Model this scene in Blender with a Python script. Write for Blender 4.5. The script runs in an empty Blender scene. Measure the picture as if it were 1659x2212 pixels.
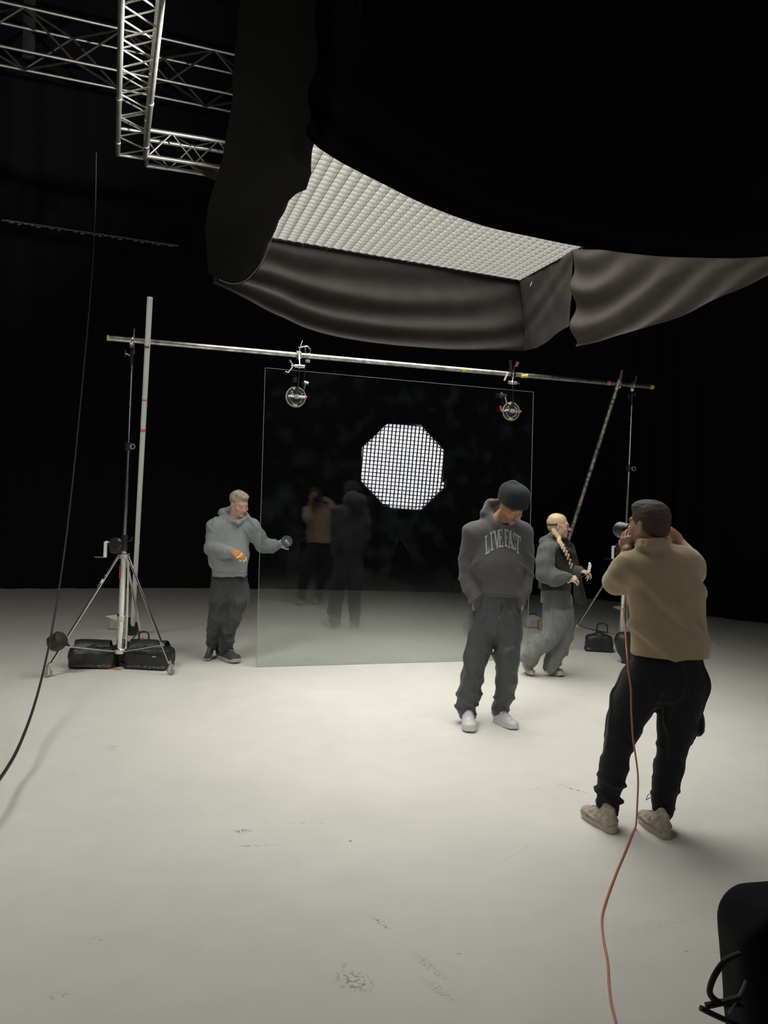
import bpy, bmesh, math, random
import numpy as np
from mathutils import Vector, Matrix
from mathutils.bvhtree import BVHTree
random.seed(7); RS = np.random.RandomState(5)
SC = bpy.context.scene; COL = SC.collection
# ------------------------------------------------------------------ camera, world, lights, exposure
FPX = 1850.0
cam_d = bpy.data.cameras.new('camera'); cam = bpy.data.objects.new('camera', cam_d); COL.objects.link(cam)
cam_d.sensor_fit = 'VERTICAL'; cam_d.sensor_height = 36; cam_d.lens = FPX * 36 / 2212; cam_d.clip_end = 200; cam_d.clip_start = .05
CAMZ = 1.81
RM = Matrix.Rotation(math.radians(90 - 1.52), 3, 'X') @ Matrix.Rotation(math.radians(1.78), 3, 'Z')
cam.matrix_world = Matrix.Translation((0, 0, CAMZ)) @ RM.to_4x4()
SC.camera = cam
SC.view_settings.view_transform = 'Standard'; SC.view_settings.look = 'None'
SC.view_settings.gamma = 1; SC.view_settings.use_curve_mapping = False
SC.view_settings.exposure = 0.0
SC.cycles.use_denoising = True; SC.cycles.max_bounces = 8; SC.cycles.transparent_max_bounces = 16
SC.cycles.sample_clamp_indirect = 6
wd = bpy.data.worlds.new('world'); SC.world = wd; wd.use_nodes = True
wd.node_tree.nodes['Background'].inputs[0].default_value = (.5, .55, .6, 1)
wd.node_tree.nodes['Background'].inputs[1].default_value = .004
OVERHEAD_L = 8.2     # radiance of the gridded overhead softbox diffuser
FILL_W = 100.0         # two added fill lamps near the ceiling, out of view
OCTA_L = 12.0         # radiance of the octagonal softbox diffuser beside the camera
LIGHT_COL = (1.0, .975, .915)
OCTA_COL = (.97, .96, 1.0)

def ray(px, py):
    d = RM @ Vector(((px - 829.5) / FPX, -(py - 1106) / FPX, -1)); return d
def W(px, py, Y):
    d = ray(px, py); t = Y / d.y; return np.array((d.x * t, Y, CAMZ + d.z * t))
def PH(px, py, H):
    d = ray(px, py); t = (H - CAMZ) / d.z; return np.array((d.x * t, d.y * t, H))
def PF(px, py, z=0.0): return PH(px, py, z)
V = lambda *a: np.array(a, float)
def nrm(v): v = np.asarray(v, float); return v / max(1e-9, np.linalg.norm(v))

# ------------------------------------------------------------------ materials
MATS = {}
def mat(name, col=(.5,.5,.5), rough=.6, metal=0, bump=0, bscale=200, var=0, vscale=8, emis=None, es=0, sheen=0, spec=.5, attr=None, coat=0):
    if name in MATS: return MATS[name]
    m = bpy.data.materials.new(name); m.use_nodes = True; nt = m.node_tree; b = nt.nodes['Principled BSDF']
    b.inputs['Base Color'].default_value = (*col, 1); b.inputs['Roughness'].default_value = rough
    b.inputs['Metallic'].default_value = metal; b.inputs['Specular IOR Level'].default_value = spec
    b.inputs['Sheen Weight'].default_value = sheen; b.inputs['Coat Weight'].default_value = coat
    if emis: b.inputs['Emission Color'].default_value = (*emis, 1); b.inputs['Emission Strength'].default_value = es
    tc = nt.nodes.new('ShaderNodeTexCoord')
    if bump:
        n = nt.nodes.new('ShaderNodeTexNoise'); n.inputs['Scale'].default_value = bscale; n.inputs['Detail'].default_value = 4
        bp = nt.nodes.new('ShaderNodeBump'); bp.inputs['Strength'].default_value = bump; bp.inputs['Distance'].default_value = .004
        nt.links.new(tc.outputs['Object'], n.inputs['Vector']); nt.links.new(n.outputs['Fac'], bp.inputs['Height']); nt.links.new(bp.outputs['Normal'], b.inputs['Normal'])
    src = None
    if attr:
        a = nt.nodes.new('ShaderNodeAttribute'); a.attribute_name = attr; src = a.outputs['Color']
        nt.links.new(src, b.inputs['Base Color'])
    if var:
        n = nt.nodes.new('ShaderNodeTexNoise'); n.inputs['Scale'].default_value = vscale; n.inputs['Detail'].default_value = 6
        mr = nt.nodes.new('ShaderNodeMapRange'); mr.inputs['From Min'].default_value = .3; mr.inputs['From Max'].default_value = .7
        mr.inputs['To Min'].default_value = 1 - var; mr.inputs['To Max'].default_value = 1 + var
        mx = nt.nodes.new('ShaderNodeVectorMath'); mx.operation = 'SCALE'
        if src: nt.links.new(src, mx.inputs[0])
        else: mx.inputs[0].default_value = col
        nt.links.new(tc.outputs['Object'], n.inputs['Vector']); nt.links.new(n.outputs['Fac'], mr.inputs['Value']); nt.links.new(mr.outputs['Result'], mx.inputs['Scale']); nt.links.new(mx.outputs[0], b.inputs['Base Color'])
    MATS[name] = m; return m

def emission(name, col, s):
    m = bpy.data.materials.new(name); m.use_nodes = True; nt = m.node_tree; nt.nodes.clear()
    e = nt.nodes.new('ShaderNodeEmission'); e.inputs[0].default_value = (*col, 1); e.inputs[1].default_value = s
    o = nt.nodes.new('ShaderNodeOutputMaterial'); nt.links.new(e.outputs[0], o.inputs[0]); return m

def floor_mat():
    m = bpy.data.materials.new('painted_concrete'); m.use_nodes = True; nt = m.node_tree; b = nt.nodes['Principled BSDF']; N = nt.nodes; L = nt.links
    g = N.new('ShaderNodeNewGeometry')
    def noise(s, d=5, vec=None):
        n = N.new('ShaderNodeTexNoise'); n.inputs['Scale'].default_value = s; n.inputs['Detail'].default_value = d
        L.new(vec or g.outputs['Position'], n.inputs['Vector']); return n.outputs['Fac']
    def mrange(x, a, b_, c, d):
        r = N.new('ShaderNodeMapRange'); L.new(x, r.inputs[0])
        for i, v in enumerate((a, b_, c, d)): r.inputs[i + 1].default_value = v
        return r.outputs[0]
    def mul(a, c, op='MULTIPLY'):
        r = N.new('ShaderNodeMath'); r.operation = op
        for i, v in enumerate((a, c)):
            if isinstance(v, (int, float)): r.inputs[i].default_value = v
            else: L.new(v, r.inputs[i])
        return r.outputs[0]
    base = mrange(noise(.9, 8), .3, .7, .93, 1.03)
    base = mul(base, mrange(noise(5, 8), .3, .7, .97, 1.02))
    # thin scuffs: stretched noise crossing a level
    for sc, rot, th in (((3, 34, 1), .5, .0016), ((30, 4, 1), 1.1, .0014), ((7, 22, 1), -.6, .0014)):
        mp = N.new('ShaderNodeMapping'); mp.inputs['Scale'].default_value = sc; mp.inputs['Rotation'].default_value = (0, 0, rot); L.new(g.outputs['Position'], mp.inputs['Vector'])
        f = noise(.35, 3, mp.outputs[0]); d = mul(mul(f, .5, 'SUBTRACT'), 0, 'ADD'); ab = N.new('ShaderNodeMath'); ab.operation = 'ABSOLUTE'; L.new(d, ab.inputs[0])
        line = mrange(ab.outputs[0], 0, th * 3, 1, 0)
        gate = mrange(noise(.8 + rot * .3, 3), .6, .68, 0, 1)
        base = mul(base, mrange(mul(line, gate), 0, 1, 1, .84))
    # small dark specks
    vo = N.new('ShaderNodeTexVoronoi'); vo.inputs['Scale'].default_value = 1.6; L.new(g.outputs['Position'], vo.inputs['Vector'])
    sp = mrange(vo.outputs['Distance'], .008, .022, 1, 0); sp = mul(sp, mrange(noise(2.2, 2), .5, .6, 0, 1)); base = mul(base, mrange(sp, 0, 1, 1, .45))
    # marks seen in the photo: (px,py, length m, width m, angle, strength, noise scale)
    marks = [(523,1795,.06,.035,.2,.75,60),(560,1826,.17,.012,.15,.5,50),(765,2120,.10,.075,-.8,.5,55),(740,2085,.03,.03,.3,.3,40),(820,1992,.10,.02,-.9,.5,60),
             (925,2085,.14,.03,-1.0,.35,80),(950,2140,.12,.03,-.9,.3,80),(991,2060,.02,.008,0,.9,20),(1240,1705,.12,.02,-.7,.6,60),(125,2150,.05,.04,.4,.25,40),
             (1180,1700,.3,.006,.5,.35,30),(655,1778,.35,.006,.05,.3,30),(450,1577,.03,.02,.4,.5,30),(675,1480,.1,.015,.2,.35,40),(1484,2055,.03,.006,.2,.8,20),(255,1615,.12,.12,0,.12,8),
             (1230,1500,.5,.01,-.1,.3,20),(900,1500,.1,.01,.3,.3,30),(210,2030,.04,.03,0,.2,40),(757,1817,.012,.012,0,.7,10),(1120,1840,.3,.004,.9,.25,20),(620,1930,.4,.003,.2,.2,20),(1420,2000,.25,.05,.4,.12,60)]
    for (px, py, ln, wd_, an, st, ns) in marks:
        c = PF(px, py)
        mp = N.new('ShaderNodeMapping'); mp.vector_type = 'TEXTURE'; mp.inputs['Location'].default_value = (c[0], c[1], 0); mp.inputs['Rotation'].default_value = (0, 0, an); mp.inputs['Scale'].default_value = (ln, wd_, 1)
        L.new(g.outputs['Position'], mp.inputs['Vector'])
        ln_ = N.new('ShaderNodeVectorMath'); ln_.operation = 'LENGTH'; L.new(mp.outputs[0], ln_.inputs[0])
        k = mrange(ln_.outputs['Value'], .4, 1.0, 1, 0); k = mul(k, mrange(noise(ns, 3), .48, .6, 0, 1)); base = mul(base, mrange(k, 0, 1, 1, 1 - st))
    cm = N.new('ShaderNodeVectorMath'); cm.operation = 'SCALE'; cm.inputs[0].default_value = (.70, .69, .635); L.new(base, cm.inputs['Scale']); L.new(cm.outputs[0], b.inputs['Base Color'])
    b.inputs['Roughness'].default_value = .62; b.inputs['Specular IOR Level'].default_value = .35
    bp = N.new('ShaderNodeBump'); bp.inputs['Strength'].default_value = .15; bp.inputs['Distance'].default_value = .004; L.new(noise(14, 6), bp.inputs['Height']); L.new(bp.outputs[0], b.inputs['Normal'])
    return m

def glass_mat():
    m = bpy.data.materials.new('clear_glass'); m.use_nodes = True; nt = m.node_tree; nt.nodes.clear(); N = nt.nodes; L = nt.links
    g = N.new('ShaderNodeNewGeometry'); d = N.new('ShaderNodeVectorMath'); d.operation = 'DOT_PRODUCT'; L.new(g.outputs['Incoming'], d.inputs[0]); L.new(g.outputs['Normal'], d.inputs[1])
    a = N.new('ShaderNodeMath'); a.operation = 'ABSOLUTE'; L.new(d.outputs['Value'], a.inputs[0])
    s = N.new('ShaderNodeMath'); s.operation = 'SUBTRACT'; s.inputs[0].default_value = 1; L.new(a.outputs[0], s.inputs[1])
    p = N.new('ShaderNodeMath'); p.operation = 'POWER'; L.new(s.outputs[0], p.inputs[0]); p.inputs[1].default_value = 5
    q = N.new('ShaderNodeMath'); q.operation = 'MULTIPLY_ADD'; L.new(p.outputs[0], q.inputs[0]); q.inputs[1].default_value = .94; q.inputs[2].default_value = .06
    t = N.new('ShaderNodeBsdfTransparent'); t.inputs[0].default_value = (.92, .945, .935, 1)
    gl = N.new('ShaderNodeBsdfGlossy'); gl.inputs['Roughness'].default_value = .0; gl.inputs[0].default_value = (1, 1, 1, 1)
    mx = N.new('ShaderNodeMixShader'); L.new(q.outputs[0], mx.inputs[0]); L.new(t.outputs[0], mx.inputs[1]); L.new(gl.outputs[0], mx.inputs[2])
    # faint greasy smudges on the sheet
    n = N.new('ShaderNodeTexNoise'); n.inputs['Scale'].default_value = 5; n.inputs['Detail'].default_value = 7; L.new(g.outputs['Position'], n.inputs['Vector'])
    r = N.new('ShaderNodeMapRange'); r.inputs[1].default_value = .5; r.inputs[2].default_value = .75; r.inputs[3].default_value = .0008; r.inputs[4].default_value = .006; L.new(n.outputs['Fac'], r.inputs[0])
    df = N.new('ShaderNodeBsdfDiffuse'); df.inputs[0].default_value = (.75, .85, .9, 1)
    m2 = N.new('ShaderNodeMixShader'); L.new(r.outputs[0], m2.inputs[0]); L.new(mx.outputs[0], m2.inputs[1]); L.new(df.outputs[0], m2.inputs[2])
    o = N.new('ShaderNodeOutputMaterial'); L.new(m2.outputs[0], o.inputs[0]); return m

M_ = dict(
 chrome=mat('chrome', (.82,.82,.8), .18, 1, var=.05), alu=mat('brushed_aluminium', (.72,.72,.69), .3, 1, bump=.2, bscale=60, var=.12, vscale=20),
 steel=mat('worn_steel', (.62,.62,.57), .38, 1, bump=.5, bscale=40, var=.45, vscale=14), white=mat('white_painted_tube', (.88,.87,.84), .42, 0),
 flake=mat('flaking_paint_tube', (.34,.34,.31), .32, .7, bump=.8, bscale=25, var=.95, vscale=26),
 truss=mat('truss_aluminium', (.6,.6,.56), .42, .85, var=.15, vscale=12), trussdark=mat('dull_truss', (.11,.10,.095), .5, .6),
 black=mat('black_metal', (.018,.018,.018), .35, 0), rubber=mat('black_rubber', (.03,.03,.03), .6), blk2=mat('black_nylon', (.012,.012,.013), .5, bump=.4, bscale=90, sheen=.1),
 nylon=mat('charcoal_nylon', (.022,.023,.024), .45, bump=.5, bscale=60, var=.2), drape=mat('black_molton', (.013,.0125,.012), .95, bump=.3, bscale=150, spec=.1),
 skirt=mat('dark_lining_cloth', (.045,.041,.038), .9, bump=.3, bscale=120, var=.12, vscale=5, spec=.15), curtain=mat('black_curtain', (.015,.016,.018), .95, spec=.1),
 room=mat('black_room_paint', (.012,.012,.012), .95, spec=.1), yellow=mat('yellow_tape', (.75,.68,.12), .5), red=mat('red_plastic', (.6,.05,.06), .45), pink=mat('pink_tape', (.85,.2,.4), .5),
 gridw=mat('pale_grid_fabric', (.22,.22,.21), .9, spec=.1), gridb=mat('black_grid_fabric', (.03,.03,.032), .85, spec=.1), string=mat('white_string', (.8,.78,.7), .8),
 orange=mat('orange_rubber', (.62,.2,.035), .5), cable=mat('black_cable', (.03,.03,.03), .4), cord=mat('red_orange_cable', (.55,.19,.12), .5),
 cardboard=mat('cardboard', (.42,.27,.14), .85), bagw=mat('pale_grey_bag', (.42,.42,.4), .8, bump=.5, bscale=30, var=.2), plastic=mat('grey_plastic', (.3,.31,.31), .4), glass=glass_mat(), edge=mat('glass_edge', (.26,.33,.30), .3, 0, spec=.8))

# ------------------------------------------------------------------ object helpers
ORG = {}
def tag(o, label=None, cat=None, group=None, kind=None):
    if label: o['label'] = label
    if cat: o['category'] = cat
    if group: o['group'] = group
    if kind: o['kind'] = kind
    return o
def empty(name, loc, label, cat, group=None):
    o = bpy.data.objects.new(name, None); COL.objects.link(o); o.location = Vector([float(x) for x in loc]); o.empty_display_size = .1
    ORG[o.name] = np.array([float(x) for x in loc]); return tag(o, label, cat, group)
def obj(name, verts, faces, m, parent=None, origin=None, smooth=True, angle=None):
    """world-space verts -> one mesh object"""
    verts = np.asarray(verts, float)
    if parent is not None: org = ORG[parent.name]
    else: org = np.array(origin, float) if origin is not None else np.array([verts[:,0].mean(), verts[:,1].mean(), verts[:,2].min()])
    me = bpy.data.meshes.new(name); me.from_pydata((verts - org).tolist(), [], faces if isinstance(faces, list) else faces.tolist()); me.materials.append(m)
    o = bpy.data.objects.new(name, me); COL.objects.link(o)
    if parent is not None: o.parent = parent
    else: o.location = Vector(org.tolist())
    ORG[o.name] = org
    if smooth:
        for p in me.polygons: p.use_smooth = True
        if angle: me.set_sharp_from_angle(angle=math.radians(angle))
    return o
class MB:
    def __init__(s): s.v = []; s.f = []
    def add(s, v, f):
        n = len(s.v); s.v += [tuple(map(float, x)) for x in v]; s.f += [tuple(i + n for i in q) for q in f]; return s
    def box(s, c, size, R=None, bev=0):
        c = np.array(c, float); R = np.eye(3) if R is None else np.asarray(R)
        bm = bmesh.new(); bmesh.ops.create_cube(bm, size=1)
        for v in bm.verts: v.co = Vector((v.co.x * size[0], v.co.y * size[1], v.co.z * size[2]))
        if bev: bmesh.ops.bevel(bm, geom=bm.edges[:], offset=bev, segments=2, affect='EDGES', profile=.6)
        vs = [R @ np.array(v.co) + c for v in bm.verts]; bm.verts.index_update(); fs = [tuple(v.index for v in f.verts) for f in bm.faces]; bm.free(); return s.add(vs, fs)
    def tube(s, pts, r, n=12, cap=True):
        pts = [np.array(p, float) for p in pts]; rr = r if hasattr(r, '__len__') else [r] * len(pts)
        t0 = nrm(pts[1] - pts[0]); a = nrm(np.cross(t0, (0, 0, 1) if abs(t0[2]) < .9 else (1, 0, 0))); rings = []
        for i, p in enumerate(pts):
            t = nrm(pts[min(i + 1, len(pts) - 1)] - pts[max(i - 1, 0)]); a = nrm(a - t * a.dot(t)); b = np.cross(t, a)
            rings.append([p + rr[i] * (math.cos(2 * math.pi * k / n) * a + math.sin(2 * math.pi * k / n) * b) for k in range(n)])
        v = [q for R in rings for q in R]; f = []
        for i in range(len(pts) - 1):
            for k in range(n): f.append((i * n + k, i * n + (k + 1) % n, (i + 1) * n + (k + 1) % n, (i + 1) * n + k))
        if cap: f.append(tuple(range(n))[::-1]); f.append(tuple((len(pts) - 1) * n + k for k in range(n)))
        return s.add(v, f)
    def ring(s, c, ax, R, r, n=40, m=10, a0=0, a1=2 * math.pi):
        ax = nrm(ax); u = nrm(np.cross(ax, (0, 0, 1) if abs(ax[2]) < .9 else (1, 0, 0))); w = np.cross(ax, u); full = abs(a1 - a0 - 2 * math.pi) < 1e-6
        P = [np.array(c) + R * (math.cos(t) * u + math.sin(t) * w) for t in np.linspace(a0, a1, n + (0 if full else 1), endpoint=not full)]
        if full:
            v = []; f = []
            for i, p in enumerate(P):
                rad = nrm(p - np.array(c)); 
                for k in range(m): th = 2 * math.pi * k / m; v.append(p + r * (math.cos(th) * rad + math.sin(th) * ax))
            for i in range(n):
                for k in range(m): f.append((i * m + k, i * m + (k + 1) % m, ((i + 1) % n) * m + (k + 1) % m, ((i + 1) % n) * m + k))
            return s.add(v, f)
        return s.tube(P, r, m)
    def lathe(s, c, ax, prof, n=24):
        """prof: (radius, along)"""
        ax = nrm(ax); u = nrm(np.cross(ax, (0, 0, 1) if abs(ax[2]) < .9 else (1, 0, 0))); w = np.cross(ax, u); c = np.array(c, float); v = []; f = []
        for (r, h) in prof:
            for k in range(n): t = 2 * math.pi * k / n; v.append(c + ax * h + r * (math.cos(t) * u + math.sin(t) * w))
        for i in range(len(prof) - 1):
            for k in range(n): f.append((i * n + k, i * n + (k + 1) % n, (i + 1) * n + (k + 1) % n, (i + 1) * n + k))
        f.append(tuple(range(n))[::-1]); f.append(tuple((len(prof) - 1) * n + k for k in range(n))); return s.add(v, f)
    def ball(s, c, r, n=12): 
        return s.lathe(np.array(c, float), (0, 0, 1), [(max(1e-4, r * math.sin(a)), -r * math.cos(a)) for a in np.linspace(0, math.pi, n)], n)
    def build(s, name, m, parent=None, origin=None, angle=35, smooth=True): return obj(name, s.v, s.f, m, parent, origin, smooth, angle)
def spline(pts, n=40):
    P = np.array(pts, float); k = len(P); out = []
    for t in np.linspace(0, k - 1, n):
        i = min(int(t), k - 2); f = t - i; p0 = P[max(i - 1, 0)]; p1 = P[i]; p2 = P[i + 1]; p3 = P[min(i + 2, k - 1)]
        out.append(.5 * (2 * p1 + (p2 - p0) * f + (2 * p0 - 5 * p1 + 4 * p2 - p3) * f * f + (3 * p1 - p0 - 3 * p2 + p3) * f ** 3))
    return np.array(out)
def wob(P, freq, seed=0):
    r = np.random.RandomState(seed); P = np.asarray(P) * freq; s = 0
    for i in range(4):
        d = r.normal(size=3); d /= np.linalg.norm(d); e = r.normal(size=3); e /= np.linalg.norm(e)
        s = s + np.sin(P @ d * (1 + .45 * i) + 1.6 * np.sin(P @ e * .7 + r.uniform(0, 6)) + r.uniform(0, 6)) / (1 + .4 * i)
    return s / 2.6
def cloth(name, rows, m, parent=None, nu=90, nv=40, fold=.03, freq=9, seed=1, thick=.004, origin=None, ffun=None):
    """hanging cloth lofted through world-space rows (top to bottom)"""
    R = [spline(r, nu) for r in rows]; G = np.array([spline([R[j][i] for j in range(len(R))], nv) for i in range(nu)])   # nu,nv,3
    du = np.gradient(G, axis=0); dv = np.gradient(G, axis=1); n = np.cross(du, dv); n /= np.linalg.norm(n, axis=2, keepdims=True) + 1e-9
    u, v = np.meshgrid(np.linspace(0, 1, nu), np.linspace(0, 1, nv), indexing='ij')
    D = fold * (wob(G.reshape(-1, 3), freq, seed).reshape(nu, nv)) if ffun is None else ffun(u, v, G)
    G = G + n * D[..., None]; A = (G + n * thick / 2).reshape(-1, 3); B = (G - n * thick / 2).reshape(-1, 3); N = nu * nv; f = []
    for i in range(nu - 1):
        for j in range(nv - 1):
            a = i * nv + j; q = (a, a + nv, a + nv + 1, a + 1); f.append(q); f.append(tuple(x + N for x in q[::-1]))
    for i in range(nu - 1):
        for j in (0, nv - 1):
            a = i * nv + j; f.append((a, a + nv, a + nv + N, a + N))
    for j in range(nv - 1):
        for i in (0, nu - 1):
            a = i * nv + j; f.append((a, a + 1, a + 1 + N, a + N))
    return obj(name, np.vstack([A, B]), f, m, parent, origin, True, 60)

# ------------------------------------------------------------------ implicit surfaces for bodies and clothing
class Fr:
    def __init__(s, o, y, z): s.o = np.array(o, float); s.y = nrm(y); z = np.array(z, float); s.z = nrm(z - s.y * z.dot(s.y)); s.x = np.cross(s.y, s.z); s.R = np.stack([s.x, s.y, s.z], 1)
    def __call__(s, x, y, z): return s.o + s.x * x + s.y * y + s.z * z
class Field:
    def __init__(s, h=.005): s.h = h; s.ops = []
    def _a(s, fn, lo, hi, k, op): s.ops.append((fn, np.array(lo, float), np.array(hi, float), k, op)); return s
    def cone(s, a, b, ra, rb, k=.02, op='u'):
        a = np.array(a, float); b = np.array(b, float); ab = b - a; L2 = max(1e-9, ab.dot(ab)); R = max(ra, rb)
        def fn(X, Y, Z):
            px, py, pz = X - a[0], Y - a[1], Z - a[2]; t = np.clip((px * ab[0] + py * ab[1] + pz * ab[2]) / L2, 0, 1)
            return np.sqrt((px - ab[0] * t) ** 2 + (py - ab[1] * t) ** 2 + (pz - ab[2] * t) ** 2) - (ra + (rb - ra) * t)
        return s._a(fn, np.minimum(a, b) - R, np.maximum(a, b) + R, k, op)
    def ell(s, c, r, R=None, k=.02, op='u'):
        c = np.array(c, float); r = np.array(r, float); R = np.eye(3) if R is None else R; m = np.abs(R) @ r; mn = r.min()
        def fn(X, Y, Z):
            dx, dy, dz = X - c[0], Y - c[1], Z - c[2]; q = 0; g = 0
            for i in range(3):
                t = dx * R[0, i] + dy * R[1, i] + dz * R[2, i]; q = q + (t / r[i]) ** 2; g = g + (t / r[i] ** 2) ** 2
            q = np.sqrt(q); return np.where(q > 1e-4, q * (q - 1) / np.maximum(np.sqrt(g), 1e-6), -mn)
        return s._a(fn, c - m, c + m, k, op)
    def ecap(s, a, b, wa, wb, side, k=.03, op='u', sq=2.0):
        """flattened capsule: wa=(half width along side, half depth) at a, wb at b"""
        a = np.array(a, float); b = np.array(b, float); L = np.linalg.norm(b - a); ax = (b - a) / L; u = np.array(side, float); u = nrm(u - ax * u.dot(ax)); w = np.cross(ax, u); R = max(*wa, *wb)
        def fn(X, Y, Z):
            px, py, pz = X - a[0], Y - a[1], Z - a[2]; l = px * ax[0] + py * ax[1] + pz * ax[2]; t = np.clip(l / L, 0, 1)
            wu = wa[0] + (wb[0] - wa[0]) * t; ww = wa[1] + (wb[1] - wa[1]) * t; la = l - t * L; wm = np.minimum(wu, ww)
            qu = px * u[0] + py * u[1] + pz * u[2]; qw = px * w[0] + py * w[1] + pz * w[2]
            q = (np.abs(qu / wu) ** sq + np.abs(qw / ww) ** sq + np.abs(la / wm) ** sq) ** (1 / sq)
            g = np.sqrt((qu / wu ** 2) ** 2 + (qw / ww ** 2) ** 2 + (la / wm ** 2) ** 2)
            return np.where(q > 1e-3, q * (q - 1) / np.maximum(g, 1e-5), -wm)
        return s._a(fn, np.minimum(a, b) - R, np.maximum(a, b) + R, k, op)
    def torus(s, c, ax, R, r, k=.02, op='u', sc=(1, 1)):
        c = np.array(c, float); ax = nrm(ax); u = nrm(np.cross(ax, (0, 1, 0) if abs(ax[1]) < .9 else (1, 0, 0))); w = np.cross(ax, u)
        def fn(X, Y, Z):
            dx, dy, dz = X - c[0], Y - c[1], Z - c[2]; l = dx * ax[0] + dy * ax[1] + dz * ax[2]; a = (dx * u[0] + dy * u[1] + dz * u[2]) / sc[0]; b = (dx * w[0] + dy * w[1] + dz * w[2]) / sc[1]
            return np.sqrt((np.sqrt(a * a + b * b) - R) ** 2 + l * l) - r
        E = R * max(sc) + r; return s._a(fn, c - E, c + E, k, op)
    def plane(s, c, n, k=.006):
        """cut away the side the normal points to"""
        c = np.array(c, float); n = nrm(n)
        return s._a(lambda X, Y, Z: (X - c[0]) * n[0] + (Y - c[1]) * n[1] + (Z - c[2]) * n[2], None, None, k, 'cut')
    def chain(s, st, k=.03):
        for (p, r), (q, t) in zip(st[:-1], st[1:]): s.cone(p, q, r, t, k)
        return s
    def mesh(s):
        h = s.h; lo = np.min([o[1] for o in s.ops if o[4] == 'u'], axis=0) - 4 * h; hi = np.max([o[2] for o in s.ops if o[4] == 'u'], axis=0) + 4 * h
        n = np.ceil((hi - lo) / h).astype(int) + 1; D = np.full(n, 1.0, np.float32); ax = [lo[i] + h * np.arange(n[i]) for i in range(3)]
        for fn, a, b, k, op in s.ops:
            if a is None or lo is None or not np.all(np.isfinite(np.array(a, float))): i0 = np.zeros(3, int); i1 = n
            else:
                mg = k + 3 * h; i0 = np.clip(np.floor((a - mg - lo) / h).astype(int), 0, n); i1 = np.clip(np.ceil((b + mg - lo) / h).astype(int) + 1, 0, n)
            if np.any(i1 <= i0): continue
            sl = tuple(slice(i0[i], i1[i]) for i in range(3)); X = ax[0][sl[0]][:, None, None]; Y = ax[1][sl[1]][None, :, None]; Z = ax[2][sl[2]][None, None, :]
            d = fn(X, Y, Z).astype(np.float32); A = D[sl]; k = max(k, 1e-5)
            if op == 'u': t = np.clip(.5 + .5 * (A - d) / k, 0, 1); D[sl] = A * (1 - t) + d * t - k * t * (1 - t)
            else:
                if op == 's': d = -d
                t = np.clip(.5 - .5 * (A - d) / k, 0, 1); D[sl] = A * (1 - t) + d * t + k * t * (1 - t)
        S = D < 0; n = D.shape
        cs = S[:-1,:-1,:-1].astype(np.int8)
        for (i, j, k_) in [(1,0,0),(0,1,0),(0,0,1),(1,1,0),(1,0,1),(0,1,1),(1,1,1)]: cs = cs + S[i:n[0]-1+i, j:n[1]-1+j, k_:n[2]-1+k_]
        act = np.argwhere((cs > 0) & (cs < 8)); idx = -np.ones((n[0]-1, n[1]-1, n[2]-1), np.int64); idx[act[:,0], act[:,1], act[:,2]] = np.arange(len(act))
        P = np.zeros((len(act), 3)); C = np.zeros(len(act))
        for e in range(3):
            o1, o2 = [i for i in range(3) if i != e]
            for a_ in (0, 1):
                for b_ in (0, 1):
                    c0 = act.copy(); c0[:, o1] += a_; c0[:, o2] += b_; c1 = c0.copy(); c1[:, e] += 1
                    d0 = D[c0[:,0], c0[:,1], c0[:,2]]; d1 = D[c1[:,0], c1[:,1], c1[:,2]]; m = (d0 < 0) != (d1 < 0); t = np.zeros(len(act)); t[m] = d0[m] / (d0[m] - d1[m])
                    q = c0.astype(float); q[:, e] += t; P[m] += q[m]; C[m] += 1
        Vt = lo + h * P / C[:, None]; F = []
        for e in range(3):
            o1, o2 = [(1, 2), (2, 0), (0, 1)][e]; sl0 = [slice(None)] * 3; sl1 = [slice(None)] * 3; sl0[e] = slice(0, -1); sl1[e] = slice(1, None)
            ch = S[tuple(sl0)] != S[tuple(sl1)]; g = np.argwhere(ch); g = g[(g[:, o1] > 0) & (g[:, o2] > 0) & (g[:, o1] < n[o1]-1) & (g[:, o2] < n[o2]-1)]
            ins = S[g[:,0], g[:,1], g[:,2]]; q = []
            for (a_, b_) in ((1, 1), (0, 1), (0, 0), (1, 0)):
                c = g.copy(); c[:, o1] -= a_; c[:, o2] -= b_; q.append(idx[c[:,0], c[:,1], c[:,2]])
            q = np.stack(q, 1); q[~ins] = q[~ins][:, ::-1]; F.append(q)
        F = np.vstack(F); F = F[(F >= 0).all(1)]; return Vt, F
def normals(Vt, F):
    n = np.cross(Vt[F[:,2]] - Vt[F[:,0]], Vt[F[:,3]] - Vt[F[:,1]]); N = np.zeros_like(Vt)
    for i in range(4): np.add.at(N, F[:, i], n)
    return N / (np.linalg.norm(N, axis=1, keepdims=True) + 1e-12)
def relax(Vt, F, it=2):
    for _ in range(it):
        A = np.zeros_like(Vt); C = np.zeros(len(Vt))
        for i in range(4):
            np.add.at(A, F[:, i], Vt[F[:, (i+1) % 4]]); np.add.at(C, F[:, i], 1)
        Vt = .5 * Vt + .5 * A / np.maximum(C, 1)[:, None]
    return Vt
def fobj(name, F, m, parent=None, origin=None, disp=None, rl=1):
    Vt, Q = F.mesh(); Vt = relax(Vt, Q, rl)
    if disp is not None: N = normals(Vt, Q); Vt = Vt + N * disp(Vt)[:, None]
    return obj(name, Vt, Q, m, parent, origin, True), Vt, Q
def wrinkle(P, f, seed, w=.14, st=(1, 1, .55)):
    a = wob(P * np.array(st), f, seed); m = np.clip(.55 + .9 * wob(P, f * .35, seed + 50), 0, 1.2); return np.exp(-(a / w) ** 2) * m - .25
def folds(P, f, seed): return wrinkle(P, f, seed) * 1.0 + .35 * wrinkle(P, f * 2.3, seed + 7)
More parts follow.
